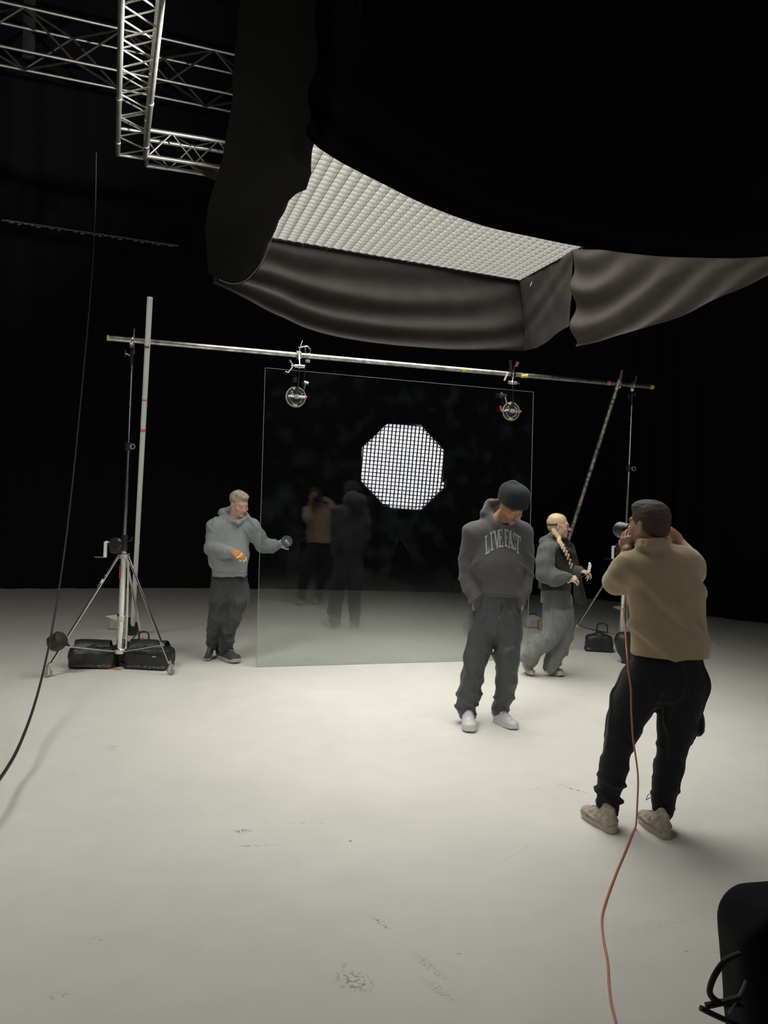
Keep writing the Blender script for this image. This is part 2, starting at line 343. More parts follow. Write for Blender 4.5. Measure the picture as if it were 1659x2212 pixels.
def ridge(ph, w=.42): return np.exp(-(np.sin(ph) / w) ** 2) - .3

# ------------------------------------------------------------------ setting
def structure(o): o['kind'] = 'structure'; return o
s = 22
structure(MB().add([(-s, -8, 0), (s, -8, 0), (s, 22, 0), (-s, 22, 0), (-s, -8, -.1), (s, -8, -.1), (s, 22, -.1), (-s, 22, -.1)], [(0,1,2,3),(7,6,5,4),(0,4,5,1),(1,5,6,2),(2,6,7,3),(3,7,4,0)]).build('floor', floor_mat(), origin=(0, 0, 0), smooth=False))
def curtain(name, line, h, seed, m, amp=.05, lab=None):
    P = spline([(x, y, 0) for x, y in line], 420); t = np.gradient(P, axis=0); t /= np.linalg.norm(t, axis=1, keepdims=True); n = np.stack([-t[:,1], t[:,0], 0*t[:,0]], 1)
    L = np.concatenate([[0], np.cumsum(np.linalg.norm(np.diff(P, axis=0), axis=1))]); r = np.random.RandomState(seed)
    rows = []
    for z in np.linspace(0, h, 8):
        d = amp * np.sin(L * 13 + 1.3 * np.sin(L * 2.1 + seed) + .15 * z) * (.6 + .4 * np.sin(L * 1.7)); rows.append(P + n * d[:, None] + np.array([0, 0, z]))
    A = np.array(rows); B = A + n[None] * .03; k = len(P); v = np.vstack([A.reshape(-1, 3), B.reshape(-1, 3)]); N = A.shape[0] * k; f = []
    for i in range(A.shape[0] - 1):
        for j in range(k - 1):
            q = (i*k+j, i*k+j+1, (i+1)*k+j+1, (i+1)*k+j); f += [q, tuple(x + N for x in q[::-1])]
    o = structure(obj(name, v, f, m, None, (line[len(line)//2][0], line[len(line)//2][1], 0)))
    if lab: o['label'] = lab
    return o
curtain('wall_back', [(-17, 11), (-12, 12.8), (-8.5, 13.6), (-6.2, 13.9), (-3.5, 14.7), (0, 15.2), (3.5, 15.1), (5.3, 13.0), (7.5, 11.5), (11, 10), (16, 8.5)], 10, 3, M_['curtain'], lab='black curtain closing the back of the white floor')
def slab(name, a, b): c = (np.array(a) + np.array(b)) / 2; return structure(MB().box(c, np.abs(np.array(b) - np.array(a))).build(name, M_['room'], origin=(c[0], c[1], min(a[2], b[2])), smooth=False))
slab('wall_left', (-17.2, -8, 0), (-17, 16, 10)); slab('wall_right', (16, -8, 0), (16.2, 16, 10)); slab('wall_front', (-17, -7.2, 0), (16, -7, 10)); slab('ceiling', (-17.2, -8, 10), (16.2, 18, 10.2))

# added fill lamps with housings, unseen, under the ceiling behind the camera
for k, (x, y, z, P) in enumerate(((-4.6, .6, 8.6, FILL_W), (3.4, -1.6, 8.6, FILL_W * .07))):
    hl = empty('fill_lamp', (x, y, z), 'added fill lamp above and behind the camera, toward the ' + ('crank stand side' if k == 0 else 'photographer side'), 'lamp', 'fill lamps'); dv = nrm(V(-4.2 if k == 0 else 1.0, 5.5, 0) - V(x, y, z))
    l_ = bpy.data.lights.new('lamp_beam', 'AREA'); l_.shape = 'DISK'; l_.size = 2.6; l_.energy = P; l_.spread = math.radians(75 if k == 0 else 140); l_.color = (1, .97, .93); o_ = bpy.data.objects.new('lamp_beam', l_); COL.objects.link(o_); o_.location = (x, y, z); o_.rotation_euler = Vector(dv.tolist()).to_track_quat('-Z', 'Y').to_euler()
    MB().lathe(V(x, y, z) - dv * .26, dv, [(.5, 0), (1.1, .1), (1.34, .22), (1.34, .25)], 32).build('lamp_housing', M_['black'], hl); MB().tube([V(x, y, z) - dv * .2, V(x, y, 10)], .02, 8).build('hanger', M_['black'], hl)
# ------------------------------------------------------------------ overhead softbox
H = 4.3
FR = PH(1122, 606, H); FLv = PH(590, 515, H); NRv = PH(1260, 531, H)
U = nrm(FR - FLv); U[2] = 0; Wd = nrm(NRv - FR); Wd[2] = 0
LU = 3.5; LW = 4.3
FLc = FR - U * LU
sb = empty('overhead_softbox', FR - U * LU / 2 + Wd * LW / 2, 'huge rectangular softbox with a pale egg crate grid hanging over the set', 'softbox')
def sp(u, w, z): return FR - U * u + Wd * w + V(0, 0, z)
GD = .055
MB().add([sp(0,0,GD), sp(LU,0,GD), sp(LU,LW,GD), sp(0,LW,GD), sp(0,0,GD+.01), sp(LU,0,GD+.01), sp(LU,LW,GD+.01), sp(0,LW,GD+.01)], [(0,1,2,3),(4,7,6,5),(0,4,5,1),(1,5,6,2),(2,6,7,3),(3,7,4,0)]).build('diffuser', emission('lit_diffuser_cloth', LIGHT_COL, OVERHEAD_L), sb, smooth=False)
g = MB(); nu = 35; nw = 43
def sag(u, w): return -.05 * math.sin(math.pi * u / LU) * math.sin(math.pi * w / LW)
def wall(pts, th, side):
    v = []; f = []
    for p, dz in pts: v += [p + side * th, p - side * th, p + V(0, 0, GD) - V(0, 0, dz) + side * th, p + V(0, 0, GD) - V(0, 0, dz) - side * th]
    for i in range(len(pts) - 1):
        a = 4 * i; b = a + 4; f += [(a, b, b+2, a+2), (a+1, a+3, b+3, b+1), (a, a+1, b+1, b)]
    g.add(v, f)
for i in range(nu + 1):
    u = LU * i / nu; wall([(sp(u, LW * j / 12, sag(u, LW * j / 12) * .0), 0) for j in range(13)], .0025, U)
for j in range(nw + 1):
    w = LW * j / nw; wall([(sp(LU * i / 72, w, .010 * math.cos(2 * math.pi * i * nu / 72 ) * 0 + .008 * (i % 2)), .008 * (i % 2)) for i in range(73)], .002, Wd)
g.build('egg_crate_grid', M_['gridw'], sb, angle=20)
bk = MB(); bk.add([sp(-.03,-.03,.012), sp(LU+.03,-.03,.012), sp(LU+.03,LW+.03,.012), sp(-.03,LW+.03,.012), sp(.3,.3,.7), sp(LU-.3,.3,.7), sp(LU-.3,LW-.3,.7), sp(.3,LW-.3,.7)], [(4,5,6,7),(0,1,5,4),(1,2,6,5),(2,3,7,6),(3,0,4,7)]); bk.build('housing', M_['drape'], sb, smooth=False)
for u_, w_ in ((.4, .4), (LU - .4, .4), (.4, LW - .4), (LU - .4, LW - .4)): MB().tube([sp(u_, w_, .6), sp(u_, w_, 10 - H)], .006, 8).build('suspension_cable', M_['black'], sb)
lp = empty('spotlight', sp(LU - .2, 1.2, .95), 'lamp head above the softbox, hidden behind the left drape', 'lamp')
ld = bpy.data.lights.new('lamp_beam', 'SPOT'); ld.energy = 430; ld.spot_size = math.radians(130); ld.spot_blend = .5; ld.shadow_soft_size = .06; ld.color = LIGHT_COL; lo_ = bpy.data.objects.new('lamp_beam', ld); COL.objects.link(lo_)
lpo = sp(LU - .2, 1.2, .95); lo_.location = Vector(lpo.tolist()); lo_.rotation_euler = Vector((-.75, .1, .55)).to_track_quat('-Z', 'Y').to_euler()
ldv = nrm(V(-.75, .1, .55)); MB().lathe(lpo - ldv * .22, ldv, [(.05, 0), (.09, .03), (.11, .16), (.115, .17)], 24).build('lamp_housing', M_['black'], lp)
MB().tube([lpo + V(0, 0, .1), V(lpo[0], lpo[1], 10)], .006, 8).build('suspension_cable', M_['black'], lp)
fr = MB(); c_ = [sp(-.03,-.03,0), sp(LU+.03,-.03,0), sp(LU+.03,LW+.03,0), sp(-.03,LW+.03,0)]
for i in range(4): fr.tube([c_[i], c_[(i+1) % 4]], .012, 8)
fr.build('frame', M_['black'], sb)
for (px, py, ln, dy) in ((1100,612,.10,0), (1108,612,.11,.02), (1152,594,.13,0), (1258,535,.2,0), (1015,590,.03,0), (886,562,.03,0), (708,531,.08,0), (657,523,.08,0)):
    p = W(px, py, PH(px, py, H)[1]); MB().tube([p, p + V(-.01, 0, -ln * .5), p + V(-.03 + dy, 0, -ln)], .005 if ln > .09 else .003, 6).build('tie_string', M_['string'] if ln > .09 else M_['blk2'], sb)

# ------------------------------------------------------------------ skirts and drapes round the softbox (each its own cloth)
def dep(px, py): return PH(px, py, H)[1]
yfl, yfr = FLc[1], FR[1]
def Yf(px):  # depth of the far side of the box at that column
    return dep(px, 515 + (px - 590) * .1745) 
top = [W(x, y, Yf(x) + .05) for x, y in ((462, 590), (520, 545), (560, 512), (640, 521), (800, 549), (960, 577), (1060, 594), (1124, 604))]
mid = [W(x, y, Yf(min(x, 1120)) + .02) for x, y in ((462, 600), (530, 600), (600, 612), (690, 640), (820, 665), (960, 678), (1060, 690), (1130, 690))]
bot = [W(x, y, Yf(min(x, 1120)) - .02) for x, y in ((462, 612), (530, 650), (600, 686), (690, 722), (820, 745), (960, 756), (1060, 757), (1134, 757))]
def ff1(u, v, G):
    cx = .5; r = np.sqrt(((u - .42) * 1.1) ** 2 + (v + .25) ** 2 * .55); return .045 * np.sin(r * 30 + 2.2 * np.sin(u * 4)) * np.clip(1.2 - np.abs(u - .4) * 1.4, .1, 1) * np.clip(v * 3, 0, 1) + .012 * wob(G.reshape(-1, 3), 9, 4).reshape(u.shape)
tag(cloth('hanging_cloth', [top, mid, bot], M_['skirt'], nu=150, nv=70, ffun=ff1), 'long dark grey cloth sagging in curved folds below the far edge of the softbox', 'cloth')
xs = [(1122, 605), (1165, 583), (1205, 560), (1238, 540)]
t2 = [W(x, y, dep(x, y) + .02) for x, y in xs]; m2 = [W(x, y, dep(xs[i][0], xs[i][1])) for i, (x, y) in enumerate(((1130, 688), (1170, 668), (1206, 642), (1233, 625)))]
b2 = [W(x, y, dep(xs[i][0], xs[i][1]) - .02) for i, (x, y) in enumerate(((1132, 757), (1165, 748), (1208, 716), (1228, 704)))]
tag(cloth('hanging_cloth', [t2, m2, b2], M_['skirt'], nu=40, nv=40, fold=.02, freq=12, seed=3), 'short dark cloth panel at the far right corner of the softbox, with loose strings', 'cloth')
t3 = [W(x, y, Y) for x, y, Y in ((1238, 538, 8.35), (1300, 540, 8.1), (1400, 545, 7.6), (1520, 550, 7.1), (1640, 552, 6.7), (1760, 545, 6.3))]
m3 = [W(x, y, Y) for x, y, Y in ((1238, 640, 8.3), (1300, 640, 8.05), (1400, 622, 7.6), (1520, 596, 7.1), (1640, 572, 6.7), (1760, 550, 6.3))]
b3 = [W(x, y, Y) for x, y, Y in ((1240, 748, 8.3), (1300, 734, 8.0), (1400, 708, 7.6), (1520, 660, 7.1), (1640, 604, 6.7), (1760, 556, 6.3))]
def ff3(u, v, G): r = np.sqrt((u - .1) ** 2 * 2.2 + (v + .15) ** 2 * .5); return .05 * np.sin(r * 26) * np.clip(v * 2.5, 0, 1) * np.clip(1.1 - u, .2, 1) + .008 * wob(G.reshape(-1, 3), 8, 9).reshape(u.shape)
tag(cloth('hanging_cloth', [t3, m3, b3], mat('brownish_lining_cloth', (.075,.066,.06), .9, bump=.3, bscale=120, var=.12, vscale=5, spec=.15), nu=110, nv=60, ffun=ff3), 'brownish grey cloth hanging in a pointed swag to the right of the softbox', 'cloth')
# near drape: large black canopy between camera and softbox
edge = [(660, 290, 3.45), (690, 320, 3.5), (740, 352, 3.5), (830, 398, 3.55), (930, 446, 3.6), (1040, 487, 3.65), (1150, 512, 3.7), (1260, 534, 3.75), (1400, 552, 3.8), (1520, 558, 3.85), (1620, 557, 3.9), (1720, 545, 3.95), (1900, 515, 4.1), (2150, 470, 4.25)]
e_b = [W(*q) for q in edge]
e_m = [W(q[0] + 20, q[1] * .45 - 20, q[2] - .04) for i, q in enumerate(edge)]; e_t = [W(q[0] + 30, -120 - 2 * i, q[2] - .08) for i, q in enumerate(edge)]
def ff4(u, v, G): r = np.sqrt((u - .75) ** 2 * 1.2 + (v - .1) ** 2 * 1.5); return .02 * np.sin(r * 24) * np.clip(1.6 * v, 0, 1) * np.clip((1 - v) * 8, 0, 1) + .01 * wob(G.reshape(-1, 3), 6, 2).reshape(u.shape)
tag(cloth('black_drape', [e_t, e_m, e_b], M_['drape'], nu=150, nv=90, ffun=ff4), 'wide black drape sagging across the top right, in front of the softbox', 'drape')
# left drape
l_t = [W(528, -110, 3.7), W(590, -110, 3.6), W(660, -110, 3.5), W(740, -110, 3.45), W(800, -110, 3.4)]
l_1 = [W(508, 150, 4.3), W(560, 150, 4.15), W(610, 150, 4.0), W(690, 150, 3.8), W(760, 150, 3.5)]
l_2 = [W(482, 330, 5.4), W(530, 330, 5.2), W(585, 330, 4.9), W(640, 320, 4.5), W(680, 306, 4.0)]
l_3 = [W(446, 470, 7.0), W(500, 480, 6.8), W(556, 460, 6.4), W(606, 425, 5.9), W(664, 396, 5.2)]
l_4 = [W(450, 590, 7.75), W(490, 614, 7.7), W(535, 606, 7.6), W(575, 548, 7.4), W(606, 440, 7.0)]
ld_ = tag(cloth('black_drape', [l_t, l_1, l_2, l_3, l_4], M_['drape'], nu=110, nv=130, fold=.02, freq=7, seed=12), 'narrow black drape hanging down the left side of the softbox, its hem curling up', 'drape')
hb = MB(); hb.tube(spline([W(474, 604, 7.68), W(500, 613, 7.64), W(528, 607, 7.55), W(552, 585, 7.45), (W(574, 550, 7.3)), W(589, 510, 7.15), W(600, 470, 7.0), W(607, 441, 6.9)], 50), .0035, 6); hb.build('hem_cord', M_['plastic'], ld_)
# ------------------------------------------------------------------ octagonal softbox beside the camera (seen mirrored in the glass)
BL = PF(553.5, 1441.5); BR = PF(1139, 1424.5); TL = W(572.8, 794.4, BL[1]); TR = W(1152.3, 846.8, BR[1])
gu = nrm(BR - BL); gv = nrm((TL + TR) / 2 - (BL + BR) / 2); gn = nrm(np.cross(gu, gv)) * 1.0   # points at the camera side
if gn[1] > 0: gn = -gn
def mirror(p): p = np.array(p, float); return p - 2 * (p - BL).dot(gn) * gn
mc = mirror((0, 0, CAMZ))
ctr_v = W(876, 1009, 16.2); oc = mirror(ctr_v); ax = nrm(mc - oc) ; axf = nrm(ax + V(0, 0, 0.0))
of = Fr(oc, axf, (0, 0, 1)); OR = .83
ob = empty('octagonal_softbox', (oc[0], oc[1], 0), 'octagonal gridded softbox mirrored in the glass sheet', 'softbox')
of2 = Fr(oc, nrm(axf + .10 * of.x - .06 * of.z), (0.06, 0.0, 1)); oct_ = [(OR * math.cos(math.radians(22.5 + 45 * i + 3)), OR * math.sin(math.radians(22.5 + 45 * i + 3))) for i in range(8)]
v = [of2(x, -.0, z) for x, z in oct_] + [of2(x, -.01, z) for x, z in oct_]
MB().add(v, [tuple(range(8)), tuple(range(8, 16))[::-1]]).build('diffuser', emission('octa_diffuser', OCTA_COL, OCTA_L), ob, smooth=False)
g = MB(); N_ = 21; pitch = 2 * OR * math.cos(math.radians(22.5)) / N_; ap = OR * math.cos(math.radians(22.5))
def chordlen(t): # half length of octagon at offset t
    t = abs(t); e = ap * math.tan(math.radians(22.5)); return ap if t <= e else ap - (t - e)
for i in range(N_ + 1):
    t = -ap + pitch * i; hl = chordlen(t) + .01; th = .0095
    for (hv) in (0, 1):
        P4 = [(t - th, -hl), (t + th, -hl), (t + th, hl), (t - th, hl)]
        if hv: P4 = [(b, a) for a, b in P4]
        vv = [of2(a, .004, b) for a, b in P4] + [of2(a, .055, b) for a, b in P4]; g.add(vv, [(0,1,2,3),(7,6,5,4),(0,4,5,1),(1,5,6,2),(2,6,7,3),(3,7,4,0)])
g.build('egg_crate_grid', M_['gridb'], ob, smooth=False)
v = [of2(x * 1.02, .075, z * 1.02) for x, z in oct_] + [of2(x * 1.03, -.02, z * 1.03) for x, z in oct_] + [of2(x * .18, -.62, z * .18) for x, z in oct_]
f = [(i, (i+1) % 8, (i+1) % 8 + 8, i + 8) for i in range(8)] + [(i + 8, (i+1) % 8 + 8, (i+1) % 8 + 16, i + 16) for i in range(8)] + [tuple(range(16, 24))]
MB().add(v, f).build('housing', M_['blk2'], ob, smooth=False)
hd = of2(0, -.75, 0); MB().tube([of2(0, -.6, 0), of2(0, -.98, 0)], .08, 20).build('lamp_head', M_['black'], ob)
MB().tube([hd, V(hd[0], hd[1], .9)], .018, 12).build('stand_pole', M_['chrome'], ob)
for k in range(3):
    a = 2.1 * k + .4; MB().tube([V(hd[0], hd[1], .95), V(hd[0] + .6 * math.cos(a), hd[1] + .6 * math.sin(a), .02)], .013, 10).build('leg', M_['chrome'], ob)

# ------------------------------------------------------------------ glass sheet
gs = []
for q in (BL, BR, TR, TL): gs.append(q)
th = gn * .004
gobj = MB().add([q + th for q in gs] + [q - th for q in gs], [(0,1,2,3),(7,6,5,4)]).build('glass_sheet', M_['glass'], origin=(BL + BR) / 2, smooth=False)
tag(gobj, 'tall clear glass sheet standing on the floor, reflecting an octagonal light', 'glass')
ed = MB(); R4 = gs
for i in range(4):
    a, b = R4[i], R4[(i+1) % 4]; e = nrm(b - a); ins = nrm(np.cross(e, gn)); ed.box((a + b) / 2, (np.linalg.norm(b - a), .0084, .0035), np.stack([e, nrm(gn), np.cross(e, nrm(gn))], 1))
ed.build('polished_edge', M_['edge'], gobj, smooth=False)
# ------------------------------------------------------------------ rig: stands, tubes, clamps
def grip_clamp(name, c, ax, parent, m='alu'):
    """open clamp round a tube: two jaws, bolt and T handle"""
    b = MB(); b.ring(c, ax, .036, .009, 20, 8); b.box(np.array(c) + V(0, 0, -.05), (.045, .035, .045), bev=.006); b.tube([np.array(c) + V(.02, -.03, .02), np.array(c) + V(.03, -.05, .10)], .006, 8)
    return b.build(name, M_[m], parent)
def tbar(name, c, a, b, r, m, parent):
    """T handle: stub a, cross piece b"""
    c = np.array(c, float); q = MB(); q.tube([c, c + a], r, 8); q.tube([c + np.array(a) - np.array(b) / 2, c + np.array(a) + np.array(b) / 2], r * .9, 8); return q.build(name, m, parent)

def windup_stand(base, top, label, caster_pts, hub_z, group, near=True, flag='left'):
    t = empty('wind_up_stand', (base[0], base[1], 0), label, 'stand', group)
    base = np.array(base, float); top = np.array(top, float); ax = nrm(top - V(base[0], base[1], 0))
    at = lambda z: V(base[0], base[1], 0) + ax * (z / ax[2])
    MB().tube([at(.14), at(hub_z + .05)], .031, 18).build('lower_column', M_['chrome'], t)
    b = MB(); b.tube([at(.19) + V(.055, .02, 0), at(hub_z) + V(.045, .01, 0)], .011, 10); b.build('inner_brace', M_['alu'], t)
    MB().tube([at(hub_z + .05), at(hub_z + 1.05)], .0175, 16).build('middle_column', M_['chrome'], t)
    MB().tube([at(hub_z + 1.0), at(top[2] - .17)], .0125, 14).build('upper_column', M_['chrome'], t)
    MB().tube([at(top[2] - .2), at(top[2] - .05)], .017, 14).build('top_socket', M_['black'], t)
    # mid collar: lever casting
    b = MB(); b.lathe(at(.46), ax, [(.034, 0), (.042, .004), (.042, .055), (.034, .06)], 20); k = at(.5); b.add([k + V(-.03, -.03, .028), k + V(-.13, -.05, .018), k + V(-.13, -.03, .018), k + V(-.03, .03, .028), k + V(-.03, -.03, -.03), k + V(-.13, -.05, .006), k + V(-.13, -.03, .006), k + V(-.03, .03, -.03)], [(0,1,2,3),(7,6,5,4),(0,4,5,1),(1,5,6,2),(2,6,7,3)])
    b.build('lever_collar', M_['alu'], t)
    MB().lathe(at(.14), ax, [(.04, 0), (.055, .01), (.055, .05), (.04, .06)], 20).build('base_collar', M_['alu'], t)
    # hub
    b = MB(); b.lathe(at(hub_z - .02), ax, [(.04, 0), (.06, .006), (.06, .045), (.04, .05)], 24)
    b.build('leg_hub', M_['alu'], t)
    if near:
        c = at(hub_z + .10); b = MB(); b.box(c + V(-.07, 0, -.0), (.13, .09, .15), bev=.035); b.lathe(c + V(-.065, -.05, .02), (0, -1, 0), [(.06, 0), (.065, .01), (.05, .03)], 24); b.build('winch_housing', M_['black'], t)
        b = MB(); b.lathe(at(hub_z + .06), ax, [(.034, 0), (.036, .03), (.032, .07), (.036, .12), (.028, .15)], 20); b.tube([at(hub_z + .17), at(hub_z + .17) + V(.07, -.04, -.02), at(hub_z + .17) + V(.09, -.04, .02)], .007, 8); b.build('column_lock', M_['black'], t)
        h = c + V(-.16, -.05, .04); b = MB(); b.tube([c + V(-.06, -.05, .02), h], .008, 8); b.tube([h, h + V(.0, -.01, -.15)], .017, 12); b.build('crank', M_['white'], t); MB().tube([h + V(.0, -.01, -.15), h + V(-.1, -.02, -.15)], .007, 8).build('crank_grip', M_['black'], t)
    # top clamp handles
    tz = at(top[2] - .12); tbar('t_handle', tz, V(-.05, -.04, .02), V(0, 0, .07), .004, M_['alu'], t); tbar('t_handle', tz + V(0, 0, .04), V(.03, -.03, 0), V(0, 0, .05), .004, M_['alu'], t)
    kz = at(hub_z + 1.05); b = MB(); b.lathe(kz - ax * .04, ax, [(.02, 0), (.03, .01), (.03, .07), (.02, .08)], 16); b.build('column_clamp', M_['black'], t)
    b = MB(); b.ring(kz + V(.05, -.03, 0), (0, 1, 0), .022, .005, 16, 6); b.tube([kz, kz + V(.04, -.03, 0)], .007, 8); b.build('lock_ring', M_['plastic'] if near else M_['yellow'], t)
    for cp, vis in caster_pts:
        cp = np.array(cp, float); d = nrm(V(cp[0] - base[0], cp[1] - base[1], 0)); foot = V(cp[0], cp[1], .11) - d * .02; hub = at(hub_z) + d * .055
        lg = MB().tube([hub, foot], .0125, 12).build('leg', M_['chrome'], t)
        k = foot + (hub - foot) * .17; b = MB(); b.tube([at(.17) + d * .05, k], .008, 8); b.lathe(k - nrm(hub - foot) * .02, hub - foot, [(.018, 0), (.018, .04)], 12); b.build('leg_brace', M_['alu'], lg)
        w = V(cp[0], cp[1], .04); b = MB(); sd = np.cross(d, (0, 0, 1)); b.lathe(w - sd * .014, sd, [(.012, 0), (.036, .001), (.040, .006), (.040, .022), (.036, .027), (.012, .028)], 24); b.build('caster_wheel', M_['plastic'], t)
        b = MB(); b.box(w + V(0, 0, .052), (.03, .04, .014), np.stack([d, sd, V(0, 0, 1)], 1), .003); 
        for q in (-1, 1): b.box(w + sd * q * .021 + V(0, 0, .02) , (.022, .005, .07), np.stack([d, sd, V(0, 0, 1)], 1), .002)
        b.tube([w + V(0, 0, .055), foot + V(0, 0, .02)], .014, 12); b.build('caster_fork', M_['alu'], t)
    return t, at
barA = W(231, 730, 8.02); barB = W(1411, 836, 10.05)
bat = lambda px: (lambda d: barA + (barB - barA) * d)( (lambda: next(q for q in np.linspace(0, 1, 4001) if True))() ) 
def bar_at(px):
    lo, hi = 0.0, 1.0
    for _ in range(40):
        m = (lo + hi) / 2; p = barA + (barB - barA) * m; q = RM.transposed() @ Vector((p - V(0, 0, CAMZ)).tolist()); x = 829.5 + FPX * q.x / -q.z
        if x < px: lo = m
        else: hi = m
    return barA + (barB - barA) * lo
bar = MB().tube([barA, barB], .0255, 20).build('scaffold_tube', M_['steel'])
tag(bar, 'long worn steel tube spanning the two stands above the glass sheet', 'pipe')
bd = nrm(barB - barA)
for q, m, ln in ((barA, 'yellow', .018), (barB - bd * .05, 'yellow', .05), (bar_at(997), 'yellow', .045), (bar_at(1310), 'pink', .045)): MB().tube([q, q + bd * ln], .0266, 20).build('tape_band', M_[m], bar)
o = bar['label']
# left stand
bL = PF(258, 1420); bL[1] = 8.25; bL = V(W(258, 1407, 8.25)[0], 8.25, 0)
tl = bar_at(286); tl = V(tl[0], tl[1], tl[2] - .03)
st1, at1 = windup_stand(bL, tl, 'chrome wind-up stand with crank and casters at the left, by the hooded man', [(PF(103, 1463), 1), (PF(369, 1458), 1), (V(bL[0] + .05, bL[1] + .66, 0), 0)], 1.09, None)
grip_clamp('tube_clamp', bar_at(286), bd, st1)
MB().tube([at1(1.0) + V(-.02, -.034, 0), at1(.88) + V(-.02, -.034, 0)], .005, 6).build('red_label', M_['red'], st1)
lgp = PF(103, 1463); d_ = at1(1.09) - (lgp + V(0, 0, .11))
cw = lgp + V(0, 0, .11) + d_ * .20; b = MB(); b.lathe(cw + V(-.10, -.02, -.02), (.55, -.2, .35), [(.03, 0), (.075, .01), (.085, .03), (.085, .10), (.075, .13), (.03, .14)], 8); b.tube([cw, cw + V(.06, -.03, -.02)], .012, 8); b.build('leg_weight', M_['blk2'], st1, angle=20)
for k, (m, ln) in enumerate((('yellow', .05), ('white', .10))):
    p = lgp + V(0, 0, .11) + d_ * (.80 - .06 * k) + V(-.03, -.03, 0); MB().box(p, (.018, .006, ln), Matrix.Rotation(.5, 3, 'Y')).build('leg_tag', M_[m], st1)
# right stand
bR = W(1342, 1400, 10.1); bR = V(bR[0], bR[1], 0); tr_ = bar_at(1366); tr_ = V(tr_[0], tr_[1], tr_[2] - .03)
st2, at2 = windup_stand(bR, tr_, 'chrome wind-up stand at the right, rising behind the photographer', [(PF(1222, 1403), 1), (V(bR[0] + .25, bR[1] + .62, 0), 1), (V(bR[0] + .40, bR[1] - .50, 0), 1)], 1.09, None, near=True)
grip_clamp('tube_clamp', bar_at(1366), bd, st2)
# brace poles
def brace(foot, top, over, label, m, marks, block):
    foot = np.array(foot, float); top = np.array(top, float); end = top + nrm(top - foot) * over
    o = MB().tube([foot, end], .0255, 20).build('brace_pole', m, origin=foot); tag(o, label, 'pole')
    for px, mm, ln in marks: p = foot + (end - foot) * px; MB().tube([p, p + nrm(end - foot) * ln], .0262, 20).build('tape_mark', M_[mm], o)
    return o
fB = PF(286, 1362, .05); tB = bar_at(321) + V(0, -.055, 0)
o = brace(fB, tB, .0, 'white tube leaning across the left end of the steel tube, black block at its foot', M_['white'], (), 1)
bpy.data.objects.remove(o)
# extend so its head lands where the photo shows it
e = W(324, 643, tB[1] - .25); o = brace(fB, e, 0, 'white tube leaning across the left end of the steel tube, black block at its foot', M_['white'], ((.745, 'pink', .018), (.66, 'pink', .035)), 1)
b = MB(); b.lathe(fB + V(0, 0, -.05), (0, 0, 1), [(.075, 0), (.08, .02), (.08, .11), (.07, .14)], 6); b.box(fB + V(-.03, 0, .12), (.05, .05, .07), bev=.01); b.build('foot_block', M_['black'], o, angle=20)
grip_clamp('tube_clamp', tB, bd, o)
fR = PF(1170, 1349, .03); tR = bar_at(1337) + V(-.02, -.05, .0)
o = brace(fR, tR, .05, 'flaking painted tube leaning down from the right end of the steel tube', M_['flake'], ((.55, 'pink', .02),), 1)
grip_clamp('tube_clamp', tR + V(.02, .05, .02), bd, o)
MB().tube([tR + V(.02, 0, .05), tR + V(.03, -.02, .15)], .02, 10).build('coupler_bolt', M_['alu'], o)
